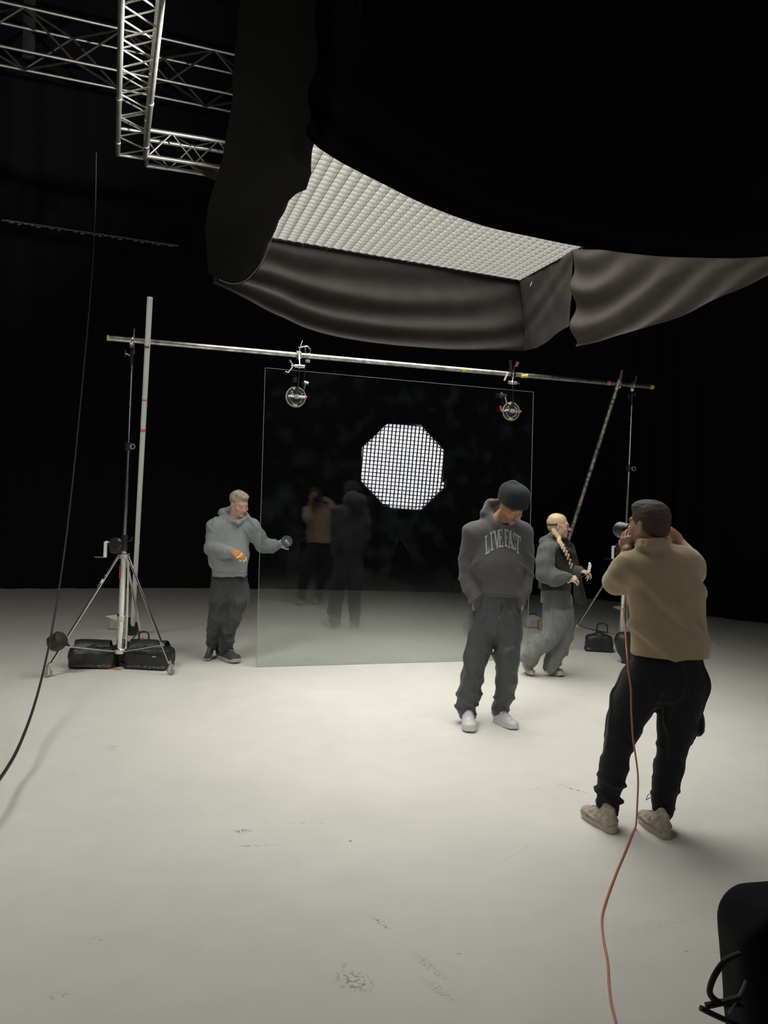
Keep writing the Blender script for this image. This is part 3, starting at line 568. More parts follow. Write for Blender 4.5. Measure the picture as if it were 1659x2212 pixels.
# ------------------------------------------------------------------ suction cup mounts
def cup(c, n, R, label, barp, side):
    c = np.array(c, float); n = nrm(n); t = empty('suction_cup_mount', c, label, 'suction cup', None); up = nrm(np.cross(n, np.cross((0, 0, 1), n))); rt = np.cross(up, n)
    fr_ = np.stack([rt, n, up], 1)
    b = MB(); b.lathe(c, n, [(R, 0), (R, .006), (R * .9, .014), (R * .88, .014)], 48); b.build('rubber_pad', mat('smoky_rubber', (.05,.055,.055), .15, 0), t)
    b = MB(); b.ring(c + n * .012, n, R * .93, .007, 48, 8); b.build('rim', M_['plastic'], t)
    MB().ring(c + n * .016, n, R * .62, .004, 40, 6).build('inner_ring', M_['alu'], t)
    for a in (0, 1, 2, 3, 4): q = a * 1.257 + .5; MB().ball(c + n * .02 + (rt * math.cos(q) + up * math.sin(q)) * R * .68, .006, 8).build('screw', M_['chrome'], t)
    MB().box(c + n * .045, (.042, .04, .042), fr_, .004).build('pump_body', M_['plastic'], t)
    b = MB(); b.tube([c + n * .045 + rt * .02, c + n * .045 + rt * R * .86], .013, 14); b.tube([c + n * .045 - rt * .02, c + n * .045 - rt * .06], .009, 12); b.build('pump_barrel', M_['alu'], t)
    MB().tube([c + n * .045 + rt * R * .84, c + n * .045 + rt * R], .014, 12).build('red_knob', M_['red'], t)
    b = MB(); b.tube([c + n * .04 - rt * .035 + up * .03, c + n * .05 - rt * .05 + up * .01, c + n * .05 - rt * .075 - up * .0], .006, 8); b.ball(c + n * .05 - rt * .08, .009, 8); b.ball(c + n * .05 - rt * .05 + up * .045, .007, 8); b.tube([c + n * .05 - rt * .03 + up * .015, c + n * .05 - rt * .05 + up * .045], .004, 8); b.build('thumb_screw', M_['chrome'], t)
    for q0, wd_ in ((-1.9, .5), (1.7, .28)):
        pts = [c + n * .019 + (rt * math.cos(q) + up * math.sin(q)) * R * .8 for q in np.linspace(q0, q0 + wd_, 8)]; MB().tube(pts, .009, 6).build('yellow_band', M_['yellow'], t)
    # arms up to the tube
    top = np.array(barp, float); k = c + up * .30 * (1) + n * .06 + rt * .02 * side; k[2] = max(k[2], top[2] - .16)
    MB().tube([c + n * .05 + up * .02, c + n * .055 + up * .10], .010, 8).build('post_socket', M_['black'], t)
    MB().tube([c + n * .05 + up * .02 + rt * .01, k], .0065, 10).build('lower_rod', M_['chrome'], t)
    MB().tube([k, top + n * .04 + V(0, 0, .01)], .0085, 10).build('upper_rod', M_['chrome'], t)
    b = MB(); b.tube([k - rt * .05, k + rt * .05], .017, 12); b.ball(k, .022, 10); b.build('grip_head', M_['alu'], t)
    tbar('t_handle', k - rt * .05 * side, -rt * .035 * side, up * .05, .005, M_['chrome'], t)
    b = MB(); b.box(top + n * .035 + V(0, 0, -.01), (.05, .03, .075), fr_, .008); b.box(top + V(0, 0, .032), (.045, .06, .012), fr_, .003); b.build('tube_clamp', M_['alu'] if side > 0 else M_['black'], t)
    b = MB(); b.tube([top + n * .03 + V(0, 0, .03), top + n * .04 + V(.03, 0, .14)], .007, 8); b.build('clamp_screw', M_['chrome'], t)
    if side > 0:
        b = MB(); q = top + V(.09, -.03, .06); b.tube([q + rt * .0 + up * .03, q + rt * .035, q + rt * .03 - up * .045, q - rt * .01 - up * .05, q - rt * .02 + up * .01, q + up * .03], .006, 8); b.tube([top + n * .03 + V(0, 0, .07), q + up * .03], .005, 8); b.build('wire_loop', M_['alu'], t)
        MB().box(top + V(.10, -.02, -.06), (.045, .02, .03), bev=.003).build('socket_block', M_['plastic'], t); MB().tube([top + V(.09, -.02, -.06), k + rt * .06 + V(0, 0, .04), k + rt * .05 - up * .1, c + n * .05 + rt * .07 + up * .07], .0045, 8).build('safety_arm', M_['black'], t)
        b = MB(); b.tube([k - rt * .06 + up * .0, k - rt * .085 + up * .03, k - rt * .10 + up * .055], .008, 8); b.tube([k - rt * .06, k - rt * .11 - up * .07, k - rt * .14 - up * .06], .005, 8); b.build('lever_arm', M_['alu'], t)
        p = c + n * .05 + up * .19 - rt * .02; MB().tube([p, p - up * .05], .022, 12).build('knuckle', M_['black'], t); p = c + n * .05 + up * .15 + rt * .09; b = MB(); b.tube([p - rt * .02, p + rt * .025 - up * .01], .014, 10); b.tube([p, c + n * .03 + rt * R * .7 + up * R * .6], .006, 8); b.build('side_arm', M_['alu'], t)
    else:
        p = c + n * .04 - rt * .10 + up * .16; b = MB(); b.lathe(p - rt * .05, rt, [(.012, 0), (.03, .008), (.034, .02), (.018, .03), (.012, .08)], 20); b.build('small_cup', M_['blk2'], t)
        MB().tube([p + rt * .01, c + n * .03 - rt * R * .6 + up * R * .8], .009, 8).build('side_arm', M_['alu'], t)
        p = c + n * .03 - rt * R * 1.2 - up * .0; b = MB(); b.tube([p, p + rt * .05], .01, 10); b.build('side_lever', M_['alu'], t); MB().tube([p, p + up * .05 - rt * .015], .011, 10).build('red_grip', M_['red'], t)
        MB().tube([top + V(-.02, -.03, .04), top + V(-.03, -.04, .15)], .016, 10).build('black_grip', M_['black'], t); MB().tube([top + V(.04, -.03, .08), top + V(.06, -.03, .13)], .011, 10).build('red_sleeve', M_['red'], t)
        MB().tube([top + V(.10, -.02, -.02), top + V(.17, -.02, -.015)], .02, 10).build('yellow_tape', M_['yellow'], t); MB().box(top + V(-.07, -.04, -.03), (.02, .02, .10), np.array(Matrix.Rotation(.35, 3, 'Y')), .006).build('white_clip', M_['white'], t)
    return t
def on_glass(px, py):
    d = np.array(ray(px, py)); o = V(0, 0, CAMZ); t = (BL - o).dot(gn) / d.dot(gn); return o + d * t
cup(on_glass(638.2, 858) + gn * .008, gn, .104, 'round suction cup mount clamped to the glass below the left of the tube', bar_at(644), 1)
cup(on_glass(1102.5, 889) + gn * .008, gn, .102, 'round suction cup mount with red grip near the top right corner of the glass', bar_at(1106), -1)

# ------------------------------------------------------------------ trusses
def truss(label, A, B, s_, r, rb, pitch, m, side_dark=None, nodes=()):
    A = np.array(A, float); B = np.array(B, float); d = nrm(B - A); sd = nrm(np.cross(d, (0, 0, 1))); up = np.cross(sd, d); L = np.linalg.norm(B - A)
    t = empty('lighting_truss', A, label, 'truss'); c = [(-.5, 0), (.5, 0), (.5, 1), (-.5, 1)]; P = [sd * a * s_ + up * b * s_ for a, b in c]
    for p in P: MB().tube([A + p, B + p], r, 14).build('chord', m, t)
    n = max(2, int(round(L / pitch)))
    for k in range(4):
        p, q = P[k], P[(k + 1) % 4]
        for i in range(n):
            a = A + d * (L * i / n) ; b = A + d * (L * (i + 1) / n); x, y = (p, q) if (i + k) % 2 else (q, p); MB().tube([a + x, b + y], rb, 8, False).build('brace', side_dark or m, t)
    for u in nodes:
        for p in P: e = A + d * u + p; MB().tube([e - d * .03, e + d * .03], r * 1.18, 14).build('chord_joint', m, t)
    for e in (A, B):
        for k in range(4): MB().tube([e + P[k], e + P[(k + 1) % 4]], r * .8, 10).build('end_frame', m, t)
    return t
hA = 5.42
a0 = PH(284, 338, hA); a1 = PH(306, 2, hA); da = nrm(a1 - a0)
truss('aluminium box truss running overhead toward the camera', a0, a0 + da * 5.5, .29, .025, .009, .26, M_['truss'], nodes=(.35, 1.45))
c0 = a0 + nrm(np.cross(da, (0, 0, 1))) * (-.0); ce = PH(478, 380, hA); cd = nrm(PH(472, 368, hA) - PH(258, 336, hA))
c0 = PH(258, 330, hA) + cd * .0; sdn = nrm(np.cross(cd, (0, 0, 1)))
truss('short bright box truss going from the corner to behind the left drape', c0 + cd * .3 + sdn * -.12, c0 + cd * 2.6 + sdn * -.12, .29, .025, .009, .26, M_['truss'], nodes=(.6, .9))
cl_ = [[W(405, 352, 9.75), W(440, 360, 9.9), W(478, 366, 10.0)], [W(425, 368, 9.75), W(450, 376, 9.9), W(476, 380, 10.0)], [W(462, 386, 9.8), W(466, 388, 9.9), W(470, 388, 10.0)]]
tag(cloth('cloth_corner', cl_, mat('tan_lining', (.20,.16,.14), .9), nu=20, nv=20, fold=.02, freq=12, seed=6), 'small brownish corner of cloth dangling under the short bright truss', 'cloth')
hB = 7.35
bA = PH(-60, 108, hB); bB = PH(545, 232, hB)
dB = nrm(bB - bA)
truss('larger dull truss crossing the top left corner, farther away', bA, bB + dB * .6, .56, .02, .017, .62, M_['truss'], side_dark=M_['trussdark'])
p = W(75, 60, 12.2); b = MB(); b.box(p + V(.03, -.25, 0), (.16, .06, 1.1), bev=.01); tag(b.build('truss_sleeve', M_['trussdark']), 'dim vertical sleeve plate on the larger truss, far top left', 'bracket')
# ------------------------------------------------------------------ curtain rail at the back left
ra = W(8, 475, 13.0); rb_ = W(386, 531, 14.1); rail = MB().tube([ra, rb_], .012, 8).build('curtain_rail', M_['plastic']); tag(rail, 'thin pale rail high on the back curtain at the left', 'rail')
for i in range(26):
    u = i / 26 + .01 * math.sin(i * 7); p = ra + (rb_ - ra) * u; MB().box(p + V(0, -.02, -.015 - .01 * (i % 3)), (.05 + .02 * (i % 2), .01, .02)).build('clip', M_['bagw'], rail, smooth=False)
# ------------------------------------------------------------------ cables
cpts = [W(208, 330, 8.6), W(206, 450, 8.5), W(201, 560, 8.4), W(190, 700, 8.2), W(175, 860, 7.9), W(157, 1040, 7.6), W(138, 1200, 7.2), W(118, 1330, 6.9), W(96, 1440, 6.3), W(72, 1530, 5.8), W(44, 1605, 5.2), W(18, 1655, 4.9), W(-15, 1700, 4.5), W(-60, 1740, 4.2)]
cp = spline(cpts, 120); b = MB(); b.tube(cp, [.005 + .006 * i / 119 for i in range(120)], 8); tag(b.build('hanging_cable', M_['cable']), 'black cable hanging from above and drooping out at the left edge', 'cable')
# ------------------------------------------------------------------ sand bags and clutter on the floor
def soft_bag(name, c, size, yaw, label, m, handle=None, flap=True, cat='sandbag', seed=1, tabs=True):
    """saddle-style weight bag: sagging body, cover flap, carry handle"""
    c = np.array(c, float); d = V(math.cos(yaw), math.sin(yaw), 0); n = V(-math.sin(yaw), math.cos(yaw), 0); w, dp, h = size
    F = Field(.009); a = c - d * (w / 2 - h * .42) + V(0, 0, h * .42); b = c + d * (w / 2 - h * .42) + V(0, 0, h * .42)
    F.ecap(a, b, (dp / 2, h * .44), (dp / 2, h * .46), n, .02, sq=3.2); F.ell(c + V(0, 0, h * .55), (w * .22, dp * .35, h * .48), np.stack([d, n, V(0, 0, 1)], 1), .05)
    F.ecap(c - d * w * .43 + V(0, 0, .02), c + d * w * .43 + V(0, 0, .02), (dp * .55, .02), (dp * .55, .02), n, .03)
    o, vt, q = fobj(name, F, m, None, c, lambda P: .006 * wob(P, 30, seed) + .004 * wob(P, 70, seed + 1)); tag(o, label, cat)
    zmax = vt[:, 2].max()
    if flap:
        r0 = []
        for s_, z in ((-.45, .25), (-.32, .75), (-.1, 1.0), (.12, 1.0), (.4, .72), (.55, .2)):
            r0.append([c + d * u * w * .9 + n * s_ * dp * 1.02 + V(0, 0, z * (zmax - .0) + .008 - .02 * abs(u)) for u in (-.42, -.2, 0, .2, .42)])
        cloth('cover_flap', r0, m, o, 40, 30, fold=.006, freq=25, seed=seed + 5, thick=.006)
    if handle:
        hp = c + d * handle[0] + V(0, 0, zmax - .01); pts = spline([hp - d * handle[1], hp - d * handle[1] * .9 + V(0, 0, handle[2] * .8), hp + V(0, 0, handle[2]), hp + d * handle[1] * .9 + V(0, 0, handle[2] * .8), hp + d * handle[1]], 24)
        MB().tube(pts, .0085, 8).build('carry_handle', M_['blk2'], o)
    return o
g1 = PF(188, 1447); g1[1] += .16
o = soft_bag('sandbag', g1, (.44, .26, .24), .12, 'black weight bag with red tag between the left stand and its left caster', M_['nylon'], seed=3)
MB().box(W(187, 1391, g1[1] - .06), (.035, .02, .012)).build('red_tag', M_['red'], o, smooth=False)
g2 = PF(311, 1450); g2[1] += .18
o = soft_bag('sandbag', g2, (.46, .26, .25), -.12, 'black weight bag with raised loop handle right of the left stand column', M_['nylon'], handle=(-.06, .05, .10), seed=8)
MB().box(W(308, 1380, g2[1]), (.03, .02, .012)).build('red_tag', M_['red'], o, smooth=False); MB().box(W(333, 1419, g2[1] - .15), (.04, .006, .008)).build('label_strip', M_['bagw'], o, smooth=False)
g3 = PF(258, 1441); g3[1] += .12
soft_bag('sandbag', g3, (.2, .2, .24), .0, 'small glossy black bag hanging under the left stand column', M_['blk2'], flap=False, seed=14)
p = PF(248, 1446); tag(MB().box(p + V(0, 0, .004), (.13, .035, .006), np.array(Matrix.Rotation(-.25, 3, 'Z')), .002).build('strap', M_['orange']), 'short orange strap lying on the floor between two black bags', 'strap')
g4 = PF(1297, 1409); g4[1] += .08
soft_bag('sandbag', g4 + V(0, 0, .0), (.33, .17, .22), -.15, 'black creased bag with thin hoop handle at the foot of the right stand', M_['nylon'], handle=(.03, .06, .11), flap=False, seed=21)
g5 = PF(1350, 1429); F = Field(.009); F.cone(W(1345, 1382, 9.3), W(1352, 1420, 9.25), .09, .05, .03); F.cone(W(1358, 1380, 9.3), W(1358, 1425, 9.25), .08, .05, .03); F.ell(W(1352, 1395, 9.28), (.1, .09, .12), k=.04)
o, vt, _ = fobj('sandbag', F, M_['nylon'], None, V(W(1352, 1400, 9.3)[0], 9.28, 0), lambda P: .006 * wob(P, 35, 2)); tag(o, 'dark quilted bag slumped just left of the photographer, below his jacket hem', 'sandbag')
zmin = vt[:, 2].min(); o.location.z -= 0
b = MB(); b.tube([V(W(1352, 1400, 9.3)[0], 9.28, 0.0), V(W(1352, 1400, 9.3)[0], 9.28, zmin + .04)], .05, 12); b.build('bag_bottom', M_['nylon'], o)
g6 = PF(255, 1361); g6[1] += .1
soft_bag('sandbag', g6, (.26, .2, .15), .05, 'pale grey bag lying beside the foot of the white leaning tube', M_['bagw'], flap=False, seed=33)
g7 = PF(1154, 1358); g7[1] += .12
soft_bag('sandbag', g7, (.22, .16, .17), .1, 'pale grey bag on the floor beside the walking woman, next to cardboard', M_['bagw'], handle=(.0, .05, .02), flap=False, seed=41)
p = PF(1172, 1361); o = MB(); o.add([p + V(-.06, -.05, 0), p + V(.07, -.02, 0), p + V(.07, .08, 0), p + V(-.06, .08, 0), p + V(-.05, -.01, .13), p + V(.0, .0, .12), p + V(.0, .08, .12), p + V(-.05, .08, .13)], [(3,2,1,0),(4,5,6,7),(0,1,5,4),(1,2,6,5),(2,3,7,6),(3,0,4,7)])
tag(o.build('cardboard_wedge', M_['cardboard'], smooth=False), 'brown cardboard wedge leaning on the pale bag behind the woman', 'cardboard')
# ------------------------------------------------------------------ black bag in the lower right corner
Yb = 2.35; F = Field(.008)
P_ = [W(1640, 1975, Yb), W(1640, 2330, Yb)]
xr = W(1800, 2000, Yb)[0]; xl = W(1568, 2040, Yb)[0]
zt = W(1640, 1912, Yb)[2]
F.ecap(V((xl + xr) / 2 + .045, Yb + .1, zt - .20), V((xl + xr) / 2 + .09, Yb + .12, .14), ((xr - xl) / 2, .13), ((xr - xl) / 2 - .01, .13), (1, 0, 0), .03, sq=4.5)
F.plane(V(xl + .080, Yb, zt - .115), nrm(V(-.81, 0, .59)), .018)
F.plane(V(0, 0, .012), (0, 0, -1), .01)
o, vt, q = fobj('padded_bag', F, mat('matte_black_padding', (.008,.008,.009), .8, bump=.3, bscale=120, spec=.15), None, V((xl + xr) / 2, Yb + .1, 0), lambda P: .002 * wob(P, 30, 2)); tag(o, 'tall black padded bag with dangling strap loops in the lower right corner', 'bag')
for pts, r in (([(1600, 2060), (1568, 2075), (1545, 2105), (1533, 2140), (1545, 2160), (1575, 2170), (1605, 2172)], .0085), ([(1600, 2155), (1570, 2163), (1524, 2173)], .009), ([(1600, 2215), (1560, 2200), (1530, 2186), (1513, 2177)], .008)):
    MB().tube(spline([W(x, y, Yb - .10) for x, y in pts], 30), r, 8).build('strap_loop', M_['blk2'], o)
pp = spline([W(1612, 2118, Yb - .09), W(1597, 2150, Yb - .1), W(1573, 2190, Yb - .11)], 12); MB().tube(pp, .004, 8).build('piping', M_['plastic'], o)
# ------------------------------------------------------------------ people
def hair_noise(P, a=.004, f=120, s=3): return a * wob(P, f, s)
def head(F, f, s=1.0, neck=None, nr=.055, female=False, k=.014):
    """head built in its own frame (y = facing, z = up); f.o is between the ears at eye level"""
    L = lambda x, y, z: f(x * s, y * s, z * s); R = f.R; e = lambda c, r, k=k, op='u': F.ell(L(*c), np.array(r) * s, R, k * s, op)
    e((0, -.018, .032), (.075, .094, .085)); e((0, .022, -.02), (.061, .070, .085), .03)
    j = .9 if female else 1.0
    e((0, .035, -.078), (.043 * j, .045, .036), .03); e((0, .072, -.100), (.018 * j, .016, .016), .02)
    for q in (-1, 1):
        e((q * .047, -.0, -.06), (.022 * j, .035, .03), .03); e((q * .04, .062, -.028), (.022, .022, .02), .022)
    F.cone(L(-.034, .079, .022), L(.034, .079, .022), .0115 * s, .0115 * s, .014 * s)
    for q in (-1, 1):
        e((q * .031, .094, .002), (.017, .012, .0105), .010, 's'); e((q * .031, .0765, .001), (.0125, .0125, .0115), .003)
        F.cone(L(q * .019, .087, .009), L(q * .044, .078, .007), .0035 * s, .003 * s, .004 * s)
    F.cone(L(0, .086, .010), L(0, .110, -.030), .0065 * s, .0105 * s, .008 * s)
    for q in (-1, 1): e((q * .011, .098, -.034), (.008, .009, .007), .006)
    e((0, .088, -.058), (.023, .010, .0055), .006); e((0, .086, -.0685), (.019, .010, .0065), .006); F.cone(L(-.018, .097, -.0625), L(.018, .097, -.0625), .0018 * s, .0018 * s, .004 * s, 's')
    for q in (-1, 1):
        e((q * .078, -.008, -.006), (.009, .019, .030), .008); e((q * .090, -.002, -.004), (.007, .010, .017), .006, 's')
    if neck is not None: F.cone(L(0, -.02, -.06), neck, nr * s, (nr + .012) * s, .03)
    return L
def hand(F, f, s=1.0, curl=(.5, .5, .5, .5), thumb=((.045, .04, -.012), (.058, .065, -.02), (.058, .088, -.026)), side=1, spread=0.0, k=.006, fr=.0082):
    """f: origin wrist, y to the fingers, z back of hand; the thumb sits on +x*side"""
    L = lambda x, y, z: f(x * side * s, y * s, z * s)
    F.ecap(L(0, .008, 0), L(0, .070, 0), (.028 * s, .0155 * s), (.040 * s, .0125 * s), f.x, .012)
    F.cone(L(.022, .018, -.006), L(.030, .05, -.006), .016 * s, .011 * s, .012)
    for i in range(4):
        x0 = (.030, .0105, -.0095, -.028)[i]; y0 = (.078, .083, .080, .071)[i]; ln = ((.043, .027, .021), (.047, .030, .022), (.043, .028, .021), (.034, .021, .018))[i]
        p = L(x0, y0, 0); F.cone(L(x0 * .8, .04, .0), p, .0098 * s, .0095 * s, .008); a = 0; c = curl[i]; r = fr * s * (1, 1, .97, .86)[i]
        for q in range(3):
            a += c * (.9, 1.05, .75)[q]; sx = spread * (1.5 - i) * .25; d = nrm(f.y * math.cos(a) - f.z * math.sin(a) + f.x * side * sx); n = p + d * ln[q] * s; F.cone(p, n, r * (1, .95, .88)[q], r * (.95, .88, .78)[q], .0035); p = n
    p = L(.022, .022, -.006); rr = (.0125, .0105, .0098, .0085)
    for q, t in enumerate(thumb): n = L(*t); F.cone(p, n, rr[q] * s, rr[q + 1] * s, .005); p = n
def colour_attr(o, Vt, fn):
    me = o.data; a = me.color_attributes.new('tint', 'FLOAT_COLOR', 'POINT'); c = np.ones((len(Vt), 4)); c[:, :3] = fn(Vt); a.data.foreach_set('color', c.ravel())
def skin_tint(f, s, skin, lip=(.45,.16,.13), brow=(.08,.05,.03), hairm=None, bw=.9, beard=None):
    skin = np.array(skin)
    def fn(P):
        Q = ((P - f.o) @ f.R) / s; C = np.tile(skin, (len(P), 1)); x, y, z = Q.T
        def mixc(m, col): 
            m = np.clip(m, 0, 1)[:, None]; C[:] = C * (1 - m) + np.array(col) * m
        mixc(.35 * np.exp(-(((np.abs(x) - .042) / .02) ** 2 + ((z + .03) / .02) ** 2)) * (y > .03), (skin[0] * 1.1, skin[1] * .7, skin[2] * .65))
        if beard is not None: mixc(beard[1] * (np.clip((-.035 - z) / .02, 0, 1)) * (y > -.01) * (z > -.13) * (np.abs(x) < .08), beard[0])
        mixc(1.2 * np.exp(-((x / .021) ** 4 + ((z + .0625) / .011) ** 4)) * (y > .07), lip)
        mixc(bw * np.exp(-(((np.abs(x) - .032) / .020) ** 4 + ((z - .024 + .15 * np.abs(np.abs(x) - .03)) / .0055) ** 4)) * (y > .05), brow)
        mixc(.8 * np.exp(-(((np.abs(x) - .031) / .013) ** 4 + ((z + .0015) / .0022) ** 4)) * (y > .06), (.05,.03,.02))
        return C
    return fn
SKIN = mat('skin', (.6,.4,.3), .5, bump=.08, bscale=300, attr='tint', spec=.4)
SKIN.node_tree.nodes['Principled BSDF'].inputs['Subsurface Weight'].default_value = .08; SKIN.node_tree.nodes['Principled BSDF'].inputs['Subsurface Radius'].default_value = (.01, .004, .002)
def body(label, base, build, tint, name='person'):
    F = Field(.0042); build(F); Vt, Q = F.mesh(); Vt = relax(Vt, Q, 1); o = obj(name, Vt, Q, SKIN, None, (base[0], base[1], 0)); tag(o, label, 'person'); colour_attr(o, Vt, tint); return o
def bvh_of(Vt, Q): return BVHTree.FromPolygons([tuple(v) for v in Vt.tolist()], Q.tolist())
def project(name, P2, faces, bvh, d, off, m, parent, thick=.003):
    """drape a small flat shape (world points) onto a surface along direction d"""
    d = Vector(nrm(d).tolist()); out = []
    for p in P2:
        o = Vector([float(x) for x in p]) - d * .6; h = bvh.ray_cast(o, d, 1.4)
        q = np.array(h[0]) if h[0] is not None else None; out.append((q, np.array(h[1]) if h[0] is not None else None))
    good = [q for q, _ in out if q is not None]; 
    if not good: return None
    dd = np.array(d); md = np.median([g.dot(dd) for g in good]); top = []
    for (q, n), p in zip(out, P2):
        if q is None: p = np.array(p, float); q = p + dd * (md - p.dot(dd))
        top.append(q - dd * off)
    top = np.array(top); N = len(top); v = np.vstack([top, top + dd * (thick + off * .9)]); f = [tuple(x) for x in faces] + [tuple(x + N for x in t[::-1]) for t in faces]
    cnt = {}
    for t in faces:
        for i in range(len(t)): a, b = t[i], t[(i + 1) % len(t)]; cnt[(a, b)] = 1
    for (a, b) in list(cnt):
        if (b, a) not in cnt: f.append((b, a, a + N, b + N))
    return obj(name, v, f, m, parent, None, True, 50)
def quad_grid(c00, c10, c11, c01, nu=14, nv=14, fn=None):
    P = []; f = []
    for i in range(nu + 1):
        for j in range(nv + 1):
            u, v_ = i / nu, j / nv; p = (np.array(c00) * (1-u) * (1-v_) + np.array(c10) * u * (1-v_) + np.array(c11) * u * v_ + np.array(c01) * (1-u) * v_); P.append(p)
    for i in range(nu):
        for j in range(nv): a = i * (nv + 1) + j; f.append((a, a + nv + 1, a + nv + 2, a + 1))
    return P, f
def shoe(parent, heel, toe, m, msole, size=1.0, pitch=0.0, roll=0.0, lace=None, chunky=False, accent=None):
    """heel / toe: points under the sole; the foot may be pitched"""
    heel = np.array(heel, float); toe = np.array(toe, float); L = np.linalg.norm(toe - heel); f = Fr(heel, toe - heel, (0, 0, 1)); k = L / .30
    F = Field(.0035); p = lambda x, y, z: f(x * k, y * k, z * k); R = f.R; st = .034 if chunky else .028
    F.ecap(p(0, .045, st + .02), p(0, .245, st + .008), (.038 * k, .036 * k), (.047 * k, .026 * k), f.x, .02); F.ell(p(0, .265, st + .014), np.array((.043, .036, .026)) * k, R, .02)
    F.cone(p(0, .045, st + .02), p(0, .055, st + .075), .037 * k, .036 * k, .03); F.cone(p(0, .10, st + .055), p(0, .20, st + .03), .030 * k, .027 * k, .03); F.cone(p(0, .09, st + .08), p(0, .075, st + .095), .022 * k, .028 * k, .012)
    if chunky:
        for q in (-1, 1): F.cone(p(q * .038, .03, st + .03), p(q * .03, .14, st + .045), .010 * k, .008 * k, .006); F.cone(p(q * .046, .14, st + .012), p(q * .044, .23, st + .02), .009 * k, .008 * k, .006)
        F.cone(p(0, .012, st + .05), p(0, .022, st + .09), .014 * k, .012 * k, .008)
    else:
        F.cone(p(-.03, .01, st + .04), p(.03, .01, st + .04), .012 * k, .012 * k, .02)
    F.plane(p(0, 0, st - .004), -f.z, .003)
    o, vt, q = fobj('shoe', F, m, parent, None, lambda P: .0012 * wob(P, 90, 2) + (.0032 * ridge(((P - f.o) @ f.R)[:, 1] * 62 / k + ((P - f.o) @ f.R)[:, 2] * 55 + .8 * wob(P, 25, 4), .5) if chunky else 0), 1)
    out = []
    for t in np.linspace(0, 2 * math.pi, 48, endpoint=False):
        y = .15 - .152 * math.cos(t); w = (.036 + .012 * np.clip((y - .08) / .12, 0, 1)) * abs(math.sin(t)) ** .45 * (1 if math.sin(t) > 0 else -1); out.append((w * 1.04, y))
    v = []; lv = ((0, .94), (.006, 1.0), (.018, 1.0 + (.06 if chunky else .02)), (st, .97)); 
    for z, sc in lv: v += [p(x * sc, (y - .15) * (1 + (sc - 1) * .4) + .15, z + (.012 * (y / .3) ** 4 if not chunky else .018 * np.clip((y - .2) / .1, 0, 1) ** 2) + (.010 * (y < .03) if chunky and z == lv[3][0] else 0)) for x, y in out]
    n = len(out); fc = [tuple(range(n))[::-1], tuple(range(3 * n, 4 * n))]
    for i in range(3):
        for a in range(n): b = (a + 1) % n; fc.append((i * n + a, i * n + b, (i + 1) * n + b, (i + 1) * n + a))
    so = obj('sole', v, fc, msole, o, None, True, 50)
    if chunky:
        ol = [p(x * .9, (y - .15) * .96 + .15, -.001 + .018 * np.clip((y - .2) / .1, 0, 1) ** 2) for x, y in out]; ol2 = [p(x * .99, (y - .15) + .15, .011 + .018 * np.clip((y - .2) / .1, 0, 1) ** 2) for x, y in out]; obj('outsole', ol + ol2, [tuple(range(n))[::-1], tuple(range(n, 2*n))] + [(a, (a+1) % n, (a+1) % n + n, a + n) for a in range(n)], accent or M_['rubber'], o, None, True, 50)
    if lace:
        bv = bvh_of(vt, q); b = MB(); dn = Vector((-f.z).tolist())
        for i in range(5):
            y = .115 + .022 * i; w = .019 - .0012 * i
            pts = []
            for t in np.linspace(-1, 1, 7):
                h = bv.ray_cast(Vector(p(t * w, y + .006 * (1 if i % 2 else -1) * t, .25).tolist()), dn, 1); pts.append((np.array(h[0]) if h[0] else p(t * w, y, .07)) + f.z * .0015)
            b.tube(pts, .0032 * k, 6)
        b.build('laces', lace, o)
    return o
def leg_cloth(F, st, k=.04): F.chain(st, k)
def J(Y0):
    return lambda px, py, dy=0.0: W(px, py, Y0 + dy)
def pant_wrinkle(zs, amp=.010, seed=1, f=26, base=.004):
    """soft horizontal stacking near the ankles (zs = (knee z, hem z)) plus long creases"""
    def fn(P):
        z = P[:, 2]; w = np.exp(-((z - zs[1]) / .13) ** 2) + .45 * np.exp(-((z - zs[0]) / .11) ** 2)
        ring = ridge(z * 34 + 2.6 * wob(P, 7, seed) + P[:, 0] * 16) * np.clip(.6 + wob(P, 9, seed + 3), 0, 1.4)
        return 1.6 * amp * ring * w + 5.5 * base * wrinkle(P, f * .38, seed + 1, .13, (1.3, 1.3, .45)) + 1.6 * base * wrinkle(P, f * .9, seed + 2, .12, (1, 1, .7))
    return fn
fab = lambda n, c, **k: mat(n, c, .92, bump=.35, bscale=260, spec=.12, sheen=.15, **k)

